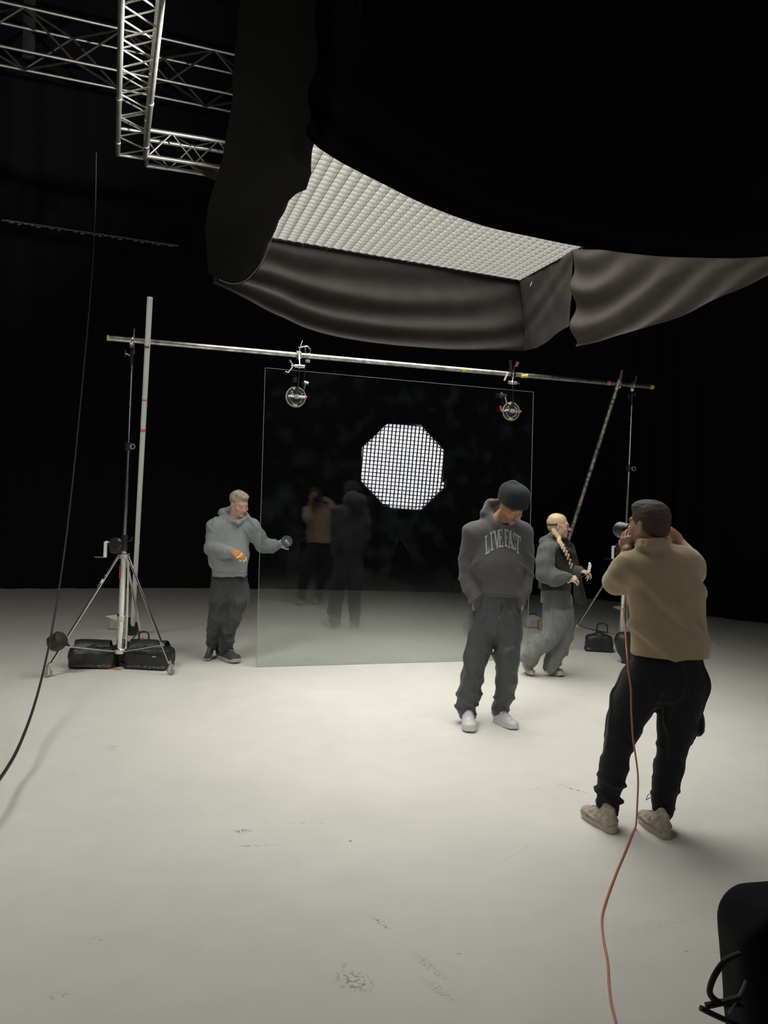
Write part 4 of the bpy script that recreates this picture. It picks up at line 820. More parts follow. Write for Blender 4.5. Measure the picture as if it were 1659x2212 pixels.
# ================================================================== 1. man with beanie, hands in pockets
Y0 = 6.65; j = J(Y0)
hf = Fr(j(1106, 1094, -.09), (.30, -.76, -.58), (.20, -.50, .85)); hs = 1.06
nb = j(1075, 1132, .03)
sL, sR = j(1024, 1152, .02), j(1127, 1152, .02); eL, eR = j(1011, 1228, .05), j(1134, 1228, .05); wL, wR = j(1027, 1296, -.05), j(1124, 1296, -.05); hL, hR = j(1040, 1322, -.02), j(1112, 1320, -.01)
def b1(F):
    head(F, hf, hs, nb, .060)
    F.ecap(j(1074, 1150, .05), j(1074, 1215, .03), (.185, .085), (.14, .095), (1, 0, 0), .05); F.ecap(j(1074, 1215, .03), j(1074, 1320, .0), (.14, .09), (.15, .095), (1, 0, 0), .05)
    for a, b, c, h, q in ((sL, eL, wL, hL, 1), (sR, eR, wR, hR, -1)):
        F.chain([(a, .05), (b, .042), (c, .030)], .03); d = nrm(h - c); hand(F, Fr(c, d, (0, -1, .3)), 1.0, (.25, .25, .3, .35), ((.035, .045, -.01), (.042, .068, -.014), (.044, .088, -.018)), side=q)
    for st in ([(1050, 1330, .0, .085), (1030, 1425, -.02, .046), (1009, 1535, .02, .032)], [(1099, 1330, .0, .085), (1096, 1425, -.01, .046), (1083, 1532, .05, .032)]):
        F.chain([(j(*q[:3]), q[3]) for q in st], .03)
P1 = body('man in black beanie and charcoal slogan hoodie looking down, hands in pockets', j(1065, 1560), b1, skin_tint(hf, hs, (.46,.25,.16), lip=(.36,.13,.10), brow=(.03,.02,.015), beard=((.12,.06,.04), .5)))
grey1 = fab('charcoal_hoodie_fleece', (.10,.098,.10), var=.06, vscale=20)
F = Field(.0055); j_ = j
F.ecap(j(1072, 1160, .05), j(1073, 1225, .02), (.205, .115), (.20, .135), (1, 0, 0), .06, sq=2.3); F.ecap(j(1073, 1225, .02), j(1078, 1280, .0), (.195, .14), (.165, .135), (1, 0, 0), .05, sq=2.3); F.plane(j(1078, 1286, .0), (0, 0, -1), .015)
F.ecap(j(1078, 1282, .0), j(1079, 1290, .0), (.150, .122), (.150, .118), (1, 0, 0), .006, sq=2.4); F.plane(j(1079, 1299, .0), (0, 0, -1), .008)
F.cone(j(1050, 1140, .05), sL, .085, .085, .06); F.cone(j(1100, 1140, .05), sR, .085, .085, .06)
F.chain([(sL, .088), (j(1015, 1190, .05), .082)], .035); F.chain([(j(1015, 1190, .05), .082), (eL + V(0, 0, .02), .078), (eL - V(0, 0, .06), .074), (j(1019, 1272, .0), .07), (wL + V(0, 0, .02), .060)], .014); F.chain([(wL + V(-.0, 0, .01), .052), (wL * .45 + hL * .55, .046)], .012)
F.chain([(sR, .088), (j(1133, 1190, .05), .080)], .035); F.chain([(j(1133, 1190, .05), .080), (eR + V(0, 0, .02), .075), (eR - V(0, 0, .06), .070), (j(1131, 1272, .0), .064), (wR + V(0, 0, .02), .056)], .014); F.chain([(wR + V(0, 0, .01), .050), (wR * .45 + hR * .55, .044)], .012)
# hood bunched behind and around the neck
F.cone(j(1052, 1112, .06), j(1076, 1132, -.03), .048, .040, .03); F.cone(j(1076, 1132, -.03), j(1104, 1138, -.05), .038, .034, .03); F.cone(j(1104, 1138, -.05), j(1112, 1118, .08), .034, .045, .03)
F.cone(j(1050, 1108, .08), j(1062, 1096, .15), .050, .055, .04); F.cone(j(1062, 1092, .13), j(1098, 1100, .14), .062, .060, .04); F.ell(j(1078, 1112, .18), (.125, .085, .10), k=.05)
F.cone(j(1058, 1084, .05), j(1047, 1108, .04), .022, .034, .02); F.cone(j(1058, 1084, .05), j(1076, 1081, .08), .022, .024, .02)
F.ell(hf(0, -.01, -.01), np.array((.083, .115, .12)) * hs, hf.R, .012, 's'); F.cone(hf(0, 0, -.03), nb, .075, .060, .01, 's')
F.plane(j(1079, 1302, 0), (0, 0, -1), .008) if False else None
def d1(P):
    z = P[:, 2]; zc = j(1078, 1280)[2]; x = P[:, 0]; xc = j(1075, 1200)[0]; arm = np.clip((np.abs(x - xc) - .14) / .06, 0, 1)
    return .018 * arm * ridge(z * 24 + (x - xc) * 20 * np.sign(x - xc) + 2.4 * wob(P, 6, 4)) * np.clip(.6 + wob(P, 8, 9), 0, 1.4) * np.clip((j(1078, 1170)[2] - z) / .15, 0, 1) + .022 * folds(P, 7, 21) * (1 - .4 * arm)
H1, vt1, q1 = fobj('hoodie', F, grey1, P1, None, d1, 1)
bv = bvh_of(vt1, q1)
cuffz = 1
tr1 = mat('slate_nylon_trousers', (.07,.074,.078), .55, bump=.15, bscale=200, spec=.4, sheen=.1, var=.1)
F = Field(.0055)
F.ecap(j(1073, 1300, .0), j(1073, 1338, .0), (.165, .125), (.19, .135), (1, 0, 0), .05, sq=2.3)
for st in ([(1046, 1340, .0, .115), (1041, 1370, .0, .115), (1029, 1420, -.03, .098), (1019, 1462, .0, .092), (1013, 1500, .0, .094), (1006, 1526, .02, .082), (1010, 1542, .03, .075)],
           [(1098, 1340, .0, .115), (1099, 1370, .0, .112), (1096, 1420, -.02, .102), (1094, 1470, .0, .088), (1089, 1505, .03, .082), (1081, 1530, .07, .072), (1081, 1546, .08, .068)]): F.chain([(j(*q[:3]), q[3]) for q in st], .03)
F.plane(j(1045, 1550, .0), (0, 0, -1), .006) if False else None
zk, zh = j(1045, 1430)[2], j(1045, 1525)[2]
T1, vtt1, qt1 = fobj('trousers', F, tr1, P1, None, pant_wrinkle((zk, zh), .010, 5, 30, .006), 1)
cords = MB()
for a, b in (((1087, 1302), (1079, 1330)), ((1092, 1302), (1103, 1318))):
    pts = spline([j(a[0], a[1], -.155), j((a[0]+b[0])/2 + 1, (a[1]+b[1])/2 - 2, -.165), j(b[0], b[1], -.155)], 10); MB().tube(pts, .0035, 6).build('drawstring', M_['black'], T1); MB().tube([pts[-1], pts[-1] - V(0, 0, .02)], .0045, 8).build('cord_tip', M_['chrome'], T1)
# kangaroo pocket
pc = [(1050, 1225), (1126, 1227), (1126, 1262), (1117, 1290), (1042, 1290), (1041, 1262)]
P2, ff = quad_grid(j(1048, 1225), j(1124, 1227), j(1120, 1286), j(1046, 1288), 18, 16)
Q2 = []
zt_, zb_ = j(1085, 1226)[2], j(1085, 1288)[2]
for p in P2:
    v_ = np.clip((zt_ - p[2]) / (zt_ - zb_), 0, 1); xc = j(1083, 1250)[0]; w = 1.08 + .28 * np.clip(v_ * 1.7, 0, 1); q = p.copy(); q[0] = xc - .012 + (p[0] - xc) * w * .82; Q2.append(q)
project('front_pocket', Q2, ff, bv, (0, 1, 0), .010, grey1, H1)
# lettering LIVE FAST in tall slab serif capitals along an arch
GL = {'L': [[(.18,0),(.42,0),(.42,1),(.18,1)],[(0,.9),(.6,.9),(.6,1),(0,1)],[(0,0),(.9,0),(.9,.1),(0,.1)],[(.78,0),(.9,0),(.9,.3),(.78,.3)]],
      'I': [[(.35,0),(.65,0),(.65,1),(.35,1)],[(.12,.9),(.88,.9),(.88,1),(.12,1)],[(.12,0),(.88,0),(.88,.1),(.12,.1)]],
      'V': [[(.08,1),(.34,1),(.60,0),(.42,0)],[(.92,1),(.76,1),(.46,0),(.60,0)],[(-.04,.91),(.44,.91),(.44,1),(-.04,1)],[(.62,.91),(1.04,.91),(1.04,1),(.62,1)]],
      'E': [[(.15,0),(.4,0),(.4,1),(.15,1)],[(0,.9),(.92,.9),(.92,1),(0,1)],[(0,0),(.95,0),(.95,.1),(0,.1)],[(.4,.46),(.68,.46),(.68,.56),(.4,.56)],[(.6,.37),(.69,.37),(.69,.65),(.6,.65)],[(.82,.72),(.92,.72),(.92,.9),(.82,.9)],[(.84,.1),(.95,.1),(.95,.29),(.84,.29)]],
      'F': [[(.15,0),(.4,0),(.4,1),(.15,1)],[(0,.9),(.92,.9),(.92,1),(0,1)],[(0,0),(.58,0),(.58,.1),(0,.1)],[(.4,.46),(.68,.46),(.68,.56),(.4,.56)],[(.6,.37),(.69,.37),(.69,.65),(.6,.65)],[(.82,.70),(.92,.70),(.92,.9),(.82,.9)]],
      'A': [[(.10,0),(.24,0),(.56,1),(.40,1)],[(.92,0),(.68,0),(.40,1),(.62,1)],[(.24,.27),(.76,.27),(.74,.37),(.27,.37)],[(-.04,0),(.36,0),(.36,.09),(-.04,.09)],[(.56,0),(1.06,0),(1.06,.09),(.56,.09)]],
      'S': [[(.05,.72),(.3,.62),(.34,.86),(.16,.95)],[(.16,.95),(.34,.86),(.62,.9),(.6,1.0)],[(.6,1.0),(.62,.9),(.76,.78),(.88,.78)],[(.80,.66),(.92,.66),(.92,1),(.82,1)],[(.05,.72),(.3,.62),(.95,.36),(.7,.46)],[(.08,.66),(.34,.58),(.93,.30),(.66,.40)],[(.95,.36),(.70,.42),(.66,.14),(.84,.05)],[(.84,.05),(.66,.14),(.38,.1),(.4,0)],[(.4,0),(.38,.1),(.2,.24),(.08,.24)],[(.06,0),(.17,0),(.17,.36),(.06,.36)]],
      'T': [[(.36,0),(.64,0),(.64,1),(.36,1)],[(0,.9),(1,.9),(1,1),(0,1)],[(.2,0),(.8,0),(.8,.1),(.2,.1)],[(0,.68),(.1,.68),(.1,.9),(0,.9)],[(.9,.68),(1,.68),(1,.9),(.9,.9)]]}
letm = mat('grey_print', (.34,.38,.39), .8)
for ch, x0, x1, y0, y1 in (('L',1049,1059.5,1157.5,1196),('I',1060,1068,1151,1189.5),('V',1068.5,1082,1147,1185.5),('E',1078.5,1089,1144.5,1183),('F',1092,1101.5,1144.5,1182),('A',1099,1111.5,1147,1185.5),('S',1110.5,1118.5,1151.5,1190.5),('T',1116.5,1127,1157,1197.5)):
    Pp = []; Ff = []; sl = (-.10 if ch in 'LI' else .10 if ch in 'ST' else 0)
    xm = 1088
    for poly in GL[ch]:
        n0 = 5; base = len(Pp)
        for a in range(n0 + 1):
            for c in range(n0 + 1):
                u, v_ = a / n0, c / n0; q = np.array(poly, float); g_ = q[0] * (1-u) * (1-v_) + q[1] * u * (1-v_) + q[2] * u * v_ + q[3] * (1-u) * v_
                px = x0 + (x1 - x0) * g_[0]; arch = ((px - xm) / 39.0) ** 2 * 12.5 - (((x0 + x1) / 2 - xm) / 39.0) ** 2 * 12.5
                Pp.append(j(px, y1 + (y0 - y1) * g_[1] + arch, -.1))
        for a in range(n0):
            for c in range(n0): i0 = base + a * (n0 + 1) + c; Ff.append((i0, i0 + n0 + 1, i0 + n0 + 2, i0 + 1))
    project('letter', Pp, Ff, bv, (-.1, 1, .06), .004, letm, H1, .002)
# beanie
F = Field(.0035); bx = hf
F.ell(bx(0, -.022, .050), np.array((.090, .108, .098)) * hs, bx.R, .02); F.ell(bx(0, -.060, .110), np.array((.062, .066, .062)) * hs, bx.R, .04); F.ell(bx(.01, -.085, .125), np.array((.045, .04, .045)) * hs, bx.R, .03)
F.ecap(bx(0, -.016, .042), bx(0, -.024, .074), (.098 * hs, .116 * hs), (.098 * hs, .114 * hs), bx.x, .008, sq=3)
n_ = nrm(-bx.z + bx.y * .02); F.plane(bx(0, .0, .030), nrm(-bx.z + .12 * bx.y), .006)
bn = fab('dark_green_knit', (.022,.028,.027))
def dk(P): Q = (P - bx.o) @ bx.R; return .0012 * np.sin(np.arctan2(Q[:, 0], Q[:, 1] + .02) * 60) + .004 * wob(P, 14, 6) * (Q[:, 2] > .085)
B1, _, _ = fobj('beanie', F, bn, P1, None, dk, 1)
whi = mat('white_leather', (.66,.66,.68), .45, var=.03); whs = mat('white_rubber_sole', (.7,.7,.7), .5)
shoe(P1, PF(1009, 1557), PF(1015, 1584.5), whi, whs, lace=whi); shoe(P1, PF(1069, 1556), PF(1114, 1578), whi, whs, lace=whi)

# ================================================================== 2. man in grey hoodie at the left of the glass
Y0 = 8.74; j = J(Y0)
hf = Fr(j(517, 1089, -.03), (.62, -.70, -.30), (.10, -.22, .96)); hs = 1.06; nb = j(508, 1124, .02)
sL, sR = j(466, 1138, .0), j(545, 1138, .0); eL = j(462, 1184, -.01); wL = j(500, 1191, -.25); eR = j(567, 1178, .10); wR = j(600, 1177, .10)
gL = Fr(wL, j(536, 1208, -.32) - wL, (.15, -.75, .6)); gR = Fr(wR, j(622, 1168, .09) - wR, (.1, .8, .3))
cL, tL = (.42, .40, .42, .45), ((.04, .05, -.02), (.045, .075, -.032), (.04, .095, -.038))
cR, tR = (.75, .7, .7, .7), ((.045, .035, .004), (.070, .055, .004), (.085, .078, .0))
def b2(F):
    head(F, hf, hs, nb, .062)
    F.ecap(j(500, 1140, .02), j(497, 1200, .02), (.17, .095), (.155, .12), (1, 0, 0), .05); F.ecap(j(497, 1200, .02), j(496, 1260, .02), (.155, .12), (.15, .11), (1, 0, 0), .05)
    F.chain([(sL, .05), (eL, .042), (wL, .028)], .03); F.chain([(sR, .05), (eR, .042), (wR, .028)], .03); hand(F, gL, .93, cL, tL, side=-1); hand(F, gR, .93, cR, tR, side=-1)
    for st in ([(475, 1262, .0, .085), (469, 1330, -.04, .046), (459, 1390, .06, .030)], [(514, 1262, .0, .085), (504, 1335, -.06, .046), (485, 1400, .03, .030)]): F.chain([(j(*q[:3]), q[3]) for q in st], .03)
P2_ = body('grey-haired man in mid-grey hoodie and work gloves stepping beside the glass, holding a disc', j(482, 1425), b2, skin_tint(hf, hs, (.62,.37,.28), lip=(.5,.22,.18), brow=(.35,.27,.2), bw=.5))
grey2 = fab('mid_grey_hoodie_fleece', (.27,.29,.295), var=.05, vscale=18)
F = Field(.0055)
F.ecap(j(500, 1146, .02), j(495, 1200, .0), (.195, .12), (.195, .16), (1, 0, 0), .06, sq=2.3); F.ecap(j(495, 1200, .0), j(496, 1230, .0), (.198, .16), (.19, .155), (1, 0, 0), .04, sq=2.4); F.plane(j(496, 1236, .0), (0, 0, -1), .012)
F.ecap(j(495.5, 1230, .0), j(496, 1240, .0), (.182, .142), (.182, .142), (1, 0, 0), .006, sq=2.5); F.plane(j(496, 1244.5, .0), nrm(V(.06, 0, -1)), .008)
F.cone(j(490, 1128, .03), sL, .08, .09, .06); F.cone(j(522, 1128, .03), sR, .08, .085, .06)
F.chain([(sL, .09), (j(462, 1160, -.02), .082)], .035); F.chain([(j(462, 1160, -.02), .082), (eL + V(0, -.03, 0), .084), (j(478, 1192, -.16), .072), (j(491, 1192, -.22), .060)], .016); F.chain([(j(491, 1192, -.22), .050), (j(499, 1191.5, -.25), .043)], .008)
F.chain([(sR, .085), (j(556, 1158, .05), .082), (eR + V(0, 0, .0), .078), (j(585, 1181, .10), .064), (j(595, 1178, .10), .054)], .035); F.chain([(j(595, 1178.5, .10), .048), (wR + V(-.01, 0, 0), .042)], .01)
F.cone(j(481, 1108, .06), j(500, 1125, -.06), .035, .028, .03); F.cone(j(500, 1125, -.06), j(513, 1129, -.11), .028, .022, .02); F.cone(j(513, 1129, -.11), j(533, 1119, -.04), .022, .026, .02); F.cone(j(533, 1119, -.04), j(528, 1112, .10), .03, .045, .03)
F.cone(j(481, 1107, .08), j(505, 1104, .15), .045, .07, .04); F.ell(j(505, 1118, .16), (.11, .07, .09), k=.05)
F.ell(hf(0, -.01, -.01), np.array((.083, .112, .125)) * hs, hf.R, .01, 's'); F.cone(hf(0, 0, -.03), nb, .072, .062, .01, 's')
def d2(P):
    x = P[:, 0]; z = P[:, 2]; xc = j(497, 1200)[0]; arm = np.clip((np.abs(x - xc) - .13) / .06, 0, 1)
    return .020 * arm * ridge(x * 20 + z * 16 + 2.2 * wob(P, 6, 3)) * np.clip(.6 + wob(P, 8, 9), 0, 1.4) + .017 * folds(P, 7, 13)
H2, vt2, q2 = fobj('hoodie', F, grey2, P2_, None, d2, 1)
P2, ff = quad_grid(j(470, 1206), j(525, 1208), j(527, 1232), j(468, 1232), 12, 8); project('front_pocket', P2, ff, bvh_of(vt2, q2), (0, 1, 0), .005, grey2, H2)
tr2 = fab('faded_black_work_trousers', (.062,.062,.064), var=.38, vscale=5)
F = Field(.0055); F.ecap(j(495, 1240, .02), j(495, 1266, .02), (.185, .13), (.19, .13), (1, 0, 0), .05, sq=2.3)
for st in ([(474, 1272, .0, .10), (470, 1300, -.03, .098), (468, 1335, -.05, .09), (463, 1362, .0, .078), (458, 1382, .05, .066), (459, 1394, .08, .054)],
           [(515, 1272, .0, .105), (511, 1300, -.04, .10), (504, 1334, -.06, .085), (496, 1355, -.05, .075), (489, 1385, .0, .078), (485, 1403, .03, .070)]): F.chain([(j(*q[:3]), q[3]) for q in st], .03)
F.ell(j(533, 1295, -.02), (.03, .08, .10), k=.02)
T2, _, _ = fobj('trousers', F, tr2, P2_, None, pant_wrinkle((j(480, 1335)[2], j(480, 1395)[2]), .009, 15, 26, .006), 1)
gs1 = mat('dark_grey_suede', (.055,.055,.058), .85, var=.1); gs2 = mat('pale_tan_sole', (.42,.40,.36), .6)
shoe(P2_, j(458, 1404, .14), V(*(PF(447, 1429) + V(0, 0, .004))), gs1, gs2, lace=M_['bagw']); shoe(P2_, PF(472, 1419), PF(512.5, 1434.5), gs1, gs2, lace=M_['bagw'])
og = mat('orange_knit_glove', (.58,.24,.05), .85, bump=.4, bscale=200); wg = mat('off_white_latex', (.72,.69,.6), .6)
F = Field(.003); hand(F, gL, 1.02, cL, tL, side=-1, fr=.0096); F.cone(gL(0, -.004, 0), gL(0, .012, 0), .026, .028, .01); F.ecap(gL(0, .008, 0), gL(0, .070, 0), (.034, .021), (.044, .018), gL.x, .012)
g1_, vg, qg = fobj('glove', F, og, P2_, None, None, 1); g1_['label'] = 'orange knit glove'
for i in range(4):   # white finger bands and tips
    x0 = (.030, .0105, -.0095, -.028)[i]; y0 = (.078, .083, .080, .071)[i]; ln = ((.043, .027, .021), (.047, .030, .022), (.043, .028, .021), (.034, .021, .018))[i]
    p = gL(-x0 * 1.02, y0 * 1.02, 0); a = 0; b = MB()
    for q in range(3):
        a += cL[i] * (.9, 1.05, .75)[q]; d = nrm(gL.y * math.cos(a) - gL.z * math.sin(a)); n = p + d * ln[q] * 1.02
        if q == 0: b.tube([p + d * .014, p + d * .030], .0105, 10); b.build('finger_band', wg, g1_); b = MB()
        if q == 2: b.tube([p, n, n + d * .004], [.0102, .0098, .005], 10); b.build('finger_tip', wg, g1_)
        p = n
F = Field(.003); hand(F, gR, 1.0, cR, tR, side=-1, fr=.0094); F.cone(gR(0, -.02, 0), gR(0, .01, 0), .03, .028, .01); F.ecap(gR(0, .008, 0), gR(0, .070, 0), (.032, .020), (.042, .017), gR.x, .012)
g2_, _, _ = fobj('glove', F, wg, P2_, None, None, 1); g2_['label'] = 'off-white latex work glove'
MB().tube([gR(0, -.035, 0), gR(0, .008, 0)], [.036, .034], 14).build('knit_cuff', M_['blk2'], g2_)
hair2 = mat('grey_blond_hair', (.40,.33,.25), .7, bump=.9, bscale=90, var=.3, vscale=40)
F = Field(.0035)
L_ = lambda x, y, z: hf(x * hs, y * hs, z * hs)
F.ell(L_(0, -.025, .045), np.array((.084, .098, .086)) * hs, hf.R, .01); F.ell(L_(0, .03, .098), np.array((.058, .05, .028)) * hs, hf.R, .02); F.ell(L_(-.01, .062, .09), np.array((.045, .028, .020)) * hs, hf.R, .015)
F.ell(L_(0, .09, .01), np.array((.062, .055, .066)) * hs, hf.R, .01, 's'); F.plane(L_(0, -.04, -.045), nrm(-hf.z + .45 * hf.y), .01)
for q in (-1, 1): F.ell(L_(q * .082, .0, -.01), np.array((.02, .024, .034)) * hs, hf.R, .006, 's')
fobj('hair', F, hair2, P2_, None, lambda P: .0045 * wob(P * np.array([1, 1, .7]), 70, 5) + .003 * wob(P, 150, 8), 1)
# the disc he holds (separate thing)
dc = j(618.8, 1169.5, .03); dn_ = nrm(V(-.05, -1, .12)); t = empty('suction_disc', dc, 'round grey glass disc held in the white-gloved hand', 'disc')
MB().lathe(dc, -dn_, [(.058, 0), (.060, .004), (.060, .012), (.056, .016)], 40).build('pad', mat('smoky_disc', (.16,.18,.19), .15), t); MB().ring(dc + dn_ * .004, dn_, .051, .0025, 40, 6).build('rim', M_['alu'], t)
b = MB(); b.ring(dc + dn_ * .004, dn_, .030, .0015, 30, 6); b.build('inner_ring', M_['plastic'], t)
b = MB(); b.box(dc + dn_ * .008, (.045, .008, .007), np.array(Matrix.Rotation(.7, 3, 'Y')), .002); b.box(dc + dn_ * .008, (.007, .008, .045), np.array(Matrix.Rotation(.4, 3, 'Y')), .002); b.lathe(dc, dn_, [(.014, 0), (.014, .012), (.008, .016)], 16); b.build('centre_knob', M_['alu'], t)

# ================================================================== 3. woman walking, safety glasses
Y0 = 8.52; j = J(Y0)
hf = Fr(j(1208, 1136, .0), (.965, -.25, -.04), (.0, -.0, 1)); hs = .98; nb = j(1199, 1172, .02)
sN, sF = j(1180, 1190, -.16), j(1206, 1190, .18); eN = j(1178, 1240, -.22); wN = j(1229, 1246, -.30); eF = j(1222, 1240, .10); wF = j(1254, 1232, -.05)
gN = Fr(wN, j(1252, 1251, -.31) - wN, (.10, -.6, .8)); gF = Fr(wF, j(1279, 1241, -.10) - wF, (.0, -.35, .9))
cN, tN = (.75, .8, .85, .9), ((.030, .045, -.022), (.030, .070, -.035), (.020, .088, -.040)); cF, tF = (.55, .65, .8, .9), ((.040, .045, -.01), (.048, .068, -.02), (.045, .088, -.03))
fw = nrm(V(.86, -.5, 0)); lat = nrm(V(.5, .86, 0))
def b3(F):
    head(F, hf, hs, nb, .048, True)
    F.ecap(j(1196, 1192, .02), j(1200, 1240, .0), (.155, .085), (.12, .09), lat, .05); F.ecap(j(1200, 1240, .0), j(1206, 1310, .0), (.12, .09), (.15, .10), lat, .05)
    F.chain([(sN, .045), (eN, .036), (wN, .024)], .03); F.chain([(sF, .045), (eF, .036), (wF, .024)], .03); hand(F, gN, .88, cN, tN, side=1); hand(F, gF, .88, cF, tF, side=-1)
    for st in ([(1203, 1315, -.05, .08), (1190, 1370, -.10, .044), (1144, 1422, -.06, .028)], [(1212, 1315, .08, .08), (1219, 1372, .02, .044), (1192, 1440, -.02, .028)]): F.chain([(j(*q[:3]), q[3]) for q in st], .03)
P3 = body('blonde woman with clear safety glasses and dark vest walking to the right with tools', j(1172, 1450), b3, skin_tint(hf, hs, (.64,.40,.31), lip=(.55,.2,.2), brow=(.25,.17,.1), bw=.7))
grey3 = fab('dark_grey_sweatshirt', (.105,.11,.108), var=.12, vscale=12)
F = Field(.005)
F.ecap(j(1195, 1196, .02), j(1200, 1245, .0), (.17, .10), (.17, .12), lat, .05); F.cone(j(1193, 1178, .0), sN, .06, .08, .05); F.cone(j(1203, 1178, .05), sF, .06, .08, .05)
F.chain([(sN, .085), (j(1177, 1215, -.20), .088), (eN, .090), (j(1200, 1249, -.27), .080), (j(1220, 1247, -.29), .056)], .035); F.chain([(j(1221, 1247, -.29), .048), (j(1229, 1246, -.30), .040)], .01)
F.chain([(sF, .08), (eF, .07), (j(1243, 1234, .0), .055), (j(1252, 1232, -.04), .042)], .03)
F.cone(j(1176, 1170, -.02), j(1192, 1156, -.04), .040, .036, .03); F.cone(j(1176, 1170, -.02), j(1204, 1180, -.11), .042, .026, .03); F.cone(j(1180, 1168, .08), j(1196, 1158, .08), .05, .04, .03); F.cone(j(1204, 1180, -.11), j(1216, 1178, -.02), .026, .024, .03); F.cone(j(1216, 1178, -.02), j(1206, 1166, .1), .024, .035, .03); F.ell(j(1180, 1172, .03), (.07, .10, .06), k=.04)
F.cone(hf(0, -.01, -.05), nb, .055, .050, .01, 's'); F.ell(hf(0, 0, -.02), np.array((.075, .10, .115)), hf.R, .01, 's')
S3, _, _ = fobj('hooded_sweatshirt', F, grey3, P3, None, lambda P: .014 * folds(P, 10, 17) + .006 * folds(P, 24, 18), 1)
blackv = fab('black_fleece_vest', (.022,.022,.023), var=.2, vscale=14)
F = Field(.005)
F.ecap(j(1195, 1198, .02), j(1199, 1262, .0), (.200, .125), (.195, .155), lat, .05, sq=2.3); F.cone(j(1186, 1184, -.12), j(1214, 1180, .12), .055, .055, .05)
F.cone(j(1220, 1190, -.08), j(1232, 1196, .02), .045, .05, .04); F.cone(j(1232, 1180, .06), j(1236, 1205, .05), .04, .05, .04); F.cone(j(1222, 1168, .10), j(1232, 1182, .10), .035, .035, .03)
F.ell(j(1177, 1222, -.26), (.095, .13, .17), k=.03, op='s'); F.cone(nb + V(0, 0, .06), nb - V(0, 0, .05), .075, .075, .02, 's'); F.ell(hf(0, 0, -.01), (.085, .11, .13), hf.R, .01, 's'); F.cone(j(1177, 1170, -.06), j(1204, 1178, -.13), .05, .035, .01, 's')
F.plane(j(1200, 1273, .0), (0, 0, -1), .01)
Vv, _, _ = fobj('vest', F, blackv, P3, None, lambda P: .013 * folds(P, 11, 27) + .004 * folds(P, 30, 28), 1)
den = fab('washed_grey_overshirt', (.095,.098,.095), var=.3, vscale=9)
F = Field(.005); F.ecap(j(1200, 1270, .0), j(1202, 1312, .0), (.175, .135), (.185, .15), lat, .04, sq=2.4); F.plane(j(1202, 1309, .0), nrm(V(-.18, 0, -1)), .008); F.plane(j(1200, 1260, .0), (0, 0, 1), .008)
fobj('overshirt', F, den, P3, None, lambda P: .012 * folds(P * np.array([1, 1, .4]), 20, 37), 1)
flap = [[j(1236, 1186, -.02), j(1240, 1187, .03), j(1243, 1190, .08)], [j(1238, 1215, -.04), j(1247, 1214, .06), j(1250, 1214, .12)], [j(1239, 1255, -.05), j(1252, 1254, .05), j(1258, 1253, .12)], [j(1240, 1290, -.04), j(1256, 1290, .05), j(1264, 1288, .12)], [j(1243, 1302, -.02), j(1256, 1306, .05), j(1267, 1308, .12)]]
cloth('open_jacket_front', flap, mat('black_shiny_lining', (.05,.055,.055), .5, bump=.3, bscale=40, var=.4, vscale=10), P3, 30, 50, fold=.012, freq=16, seed=4, thick=.008)
tr3 = fab('pale_grey_wide_trousers', (.19,.194,.19), var=.14, vscale=10)
F = Field(.0055); F.ecap(j(1206, 1300, .0), j(1208, 1330, .0), (.16, .13), (.165, .14), lat, .05)
for st in ([(1203, 1325, -.06, .115), (1198, 1350, -.09, .11), (1190, 1372, -.10, .098), (1170, 1392, -.09, .092), (1150, 1410, -.08, .086), (1142, 1422, -.05, .078), (1138, 1431, -.01, .070)],
           [(1214, 1325, .07, .115), (1219, 1350, .04, .10), (1219, 1374, .02, .088), (1208, 1402, .0, .088), (1196, 1428, -.02, .080), (1190, 1442, -.02, .070)]): F.chain([(j(*q[:3]), q[3]) for q in st], .035)
F.plane(j(1140, 1437, -.05), nrm(V(-.35, 0, -1)), .004)
fobj('trousers', F, tr3, P3, None, pant_wrinkle((j(1190, 1372)[2], j(1190, 1435)[2]), .008, 25, 26, .006), 1)
slv = mat('beige_silver_mesh', (.38,.36,.30), .5, var=.25, vscale=30); crm = mat('cream_sole', (.52,.48,.36), .6)
shoe(P3, j(1131, 1439, .12), V(*PF(1150, 1461.5)) + V(0, 0, .004), slv, crm, chunky=True, lace=M_['bagw']); shoe(P3, PF(1178, 1450), PF(1214, 1463), slv, crm, chunky=True, lace=M_['bagw'])
blond = mat('blonde_hair', (.58,.44,.26), .5, bump=1.0, bscale=60, var=.16, vscale=30)
F = Field(.0035); L_ = lambda x, y, z: hf(x * hs, y * hs, z * hs)
F.ell(L_(0, -.025, .042), np.array((.083, .102, .086)) * hs, hf.R, .01); F.ell(L_(0, -.07, -.01), np.array((.062, .048, .055)) * hs, hf.R, .03)
F.ell(L_(0, .095, -.005), np.array((.064, .062, .086)) * hs, hf.R, .012, 's')
for q in (1,): F.ell(L_(q * .086, .01, -.03), np.array((.03, .045, .05)) * hs, hf.R, .01, 's')
bp_ = spline([L_(.055, -.05, -.03), L_(.075, -.03, -.075), L_(.08, .01, -.115), j(1208, 1170, -.13), j(1216, 1182, -.16), j(1226, 1200, -.17), j(1235, 1224, -.15)], 32)
for i, p in enumerate(bp_): F.ell(p + V(.008 * (-1) ** i, .0, .004 * (-1) ** i), (.019 - .0003 * i, .017, .019), k=.005)
fobj('hair', F, blond, P3, None, lambda P: .0022 * wob(P * np.array([1, 1, .5]), 130, 5), 1)
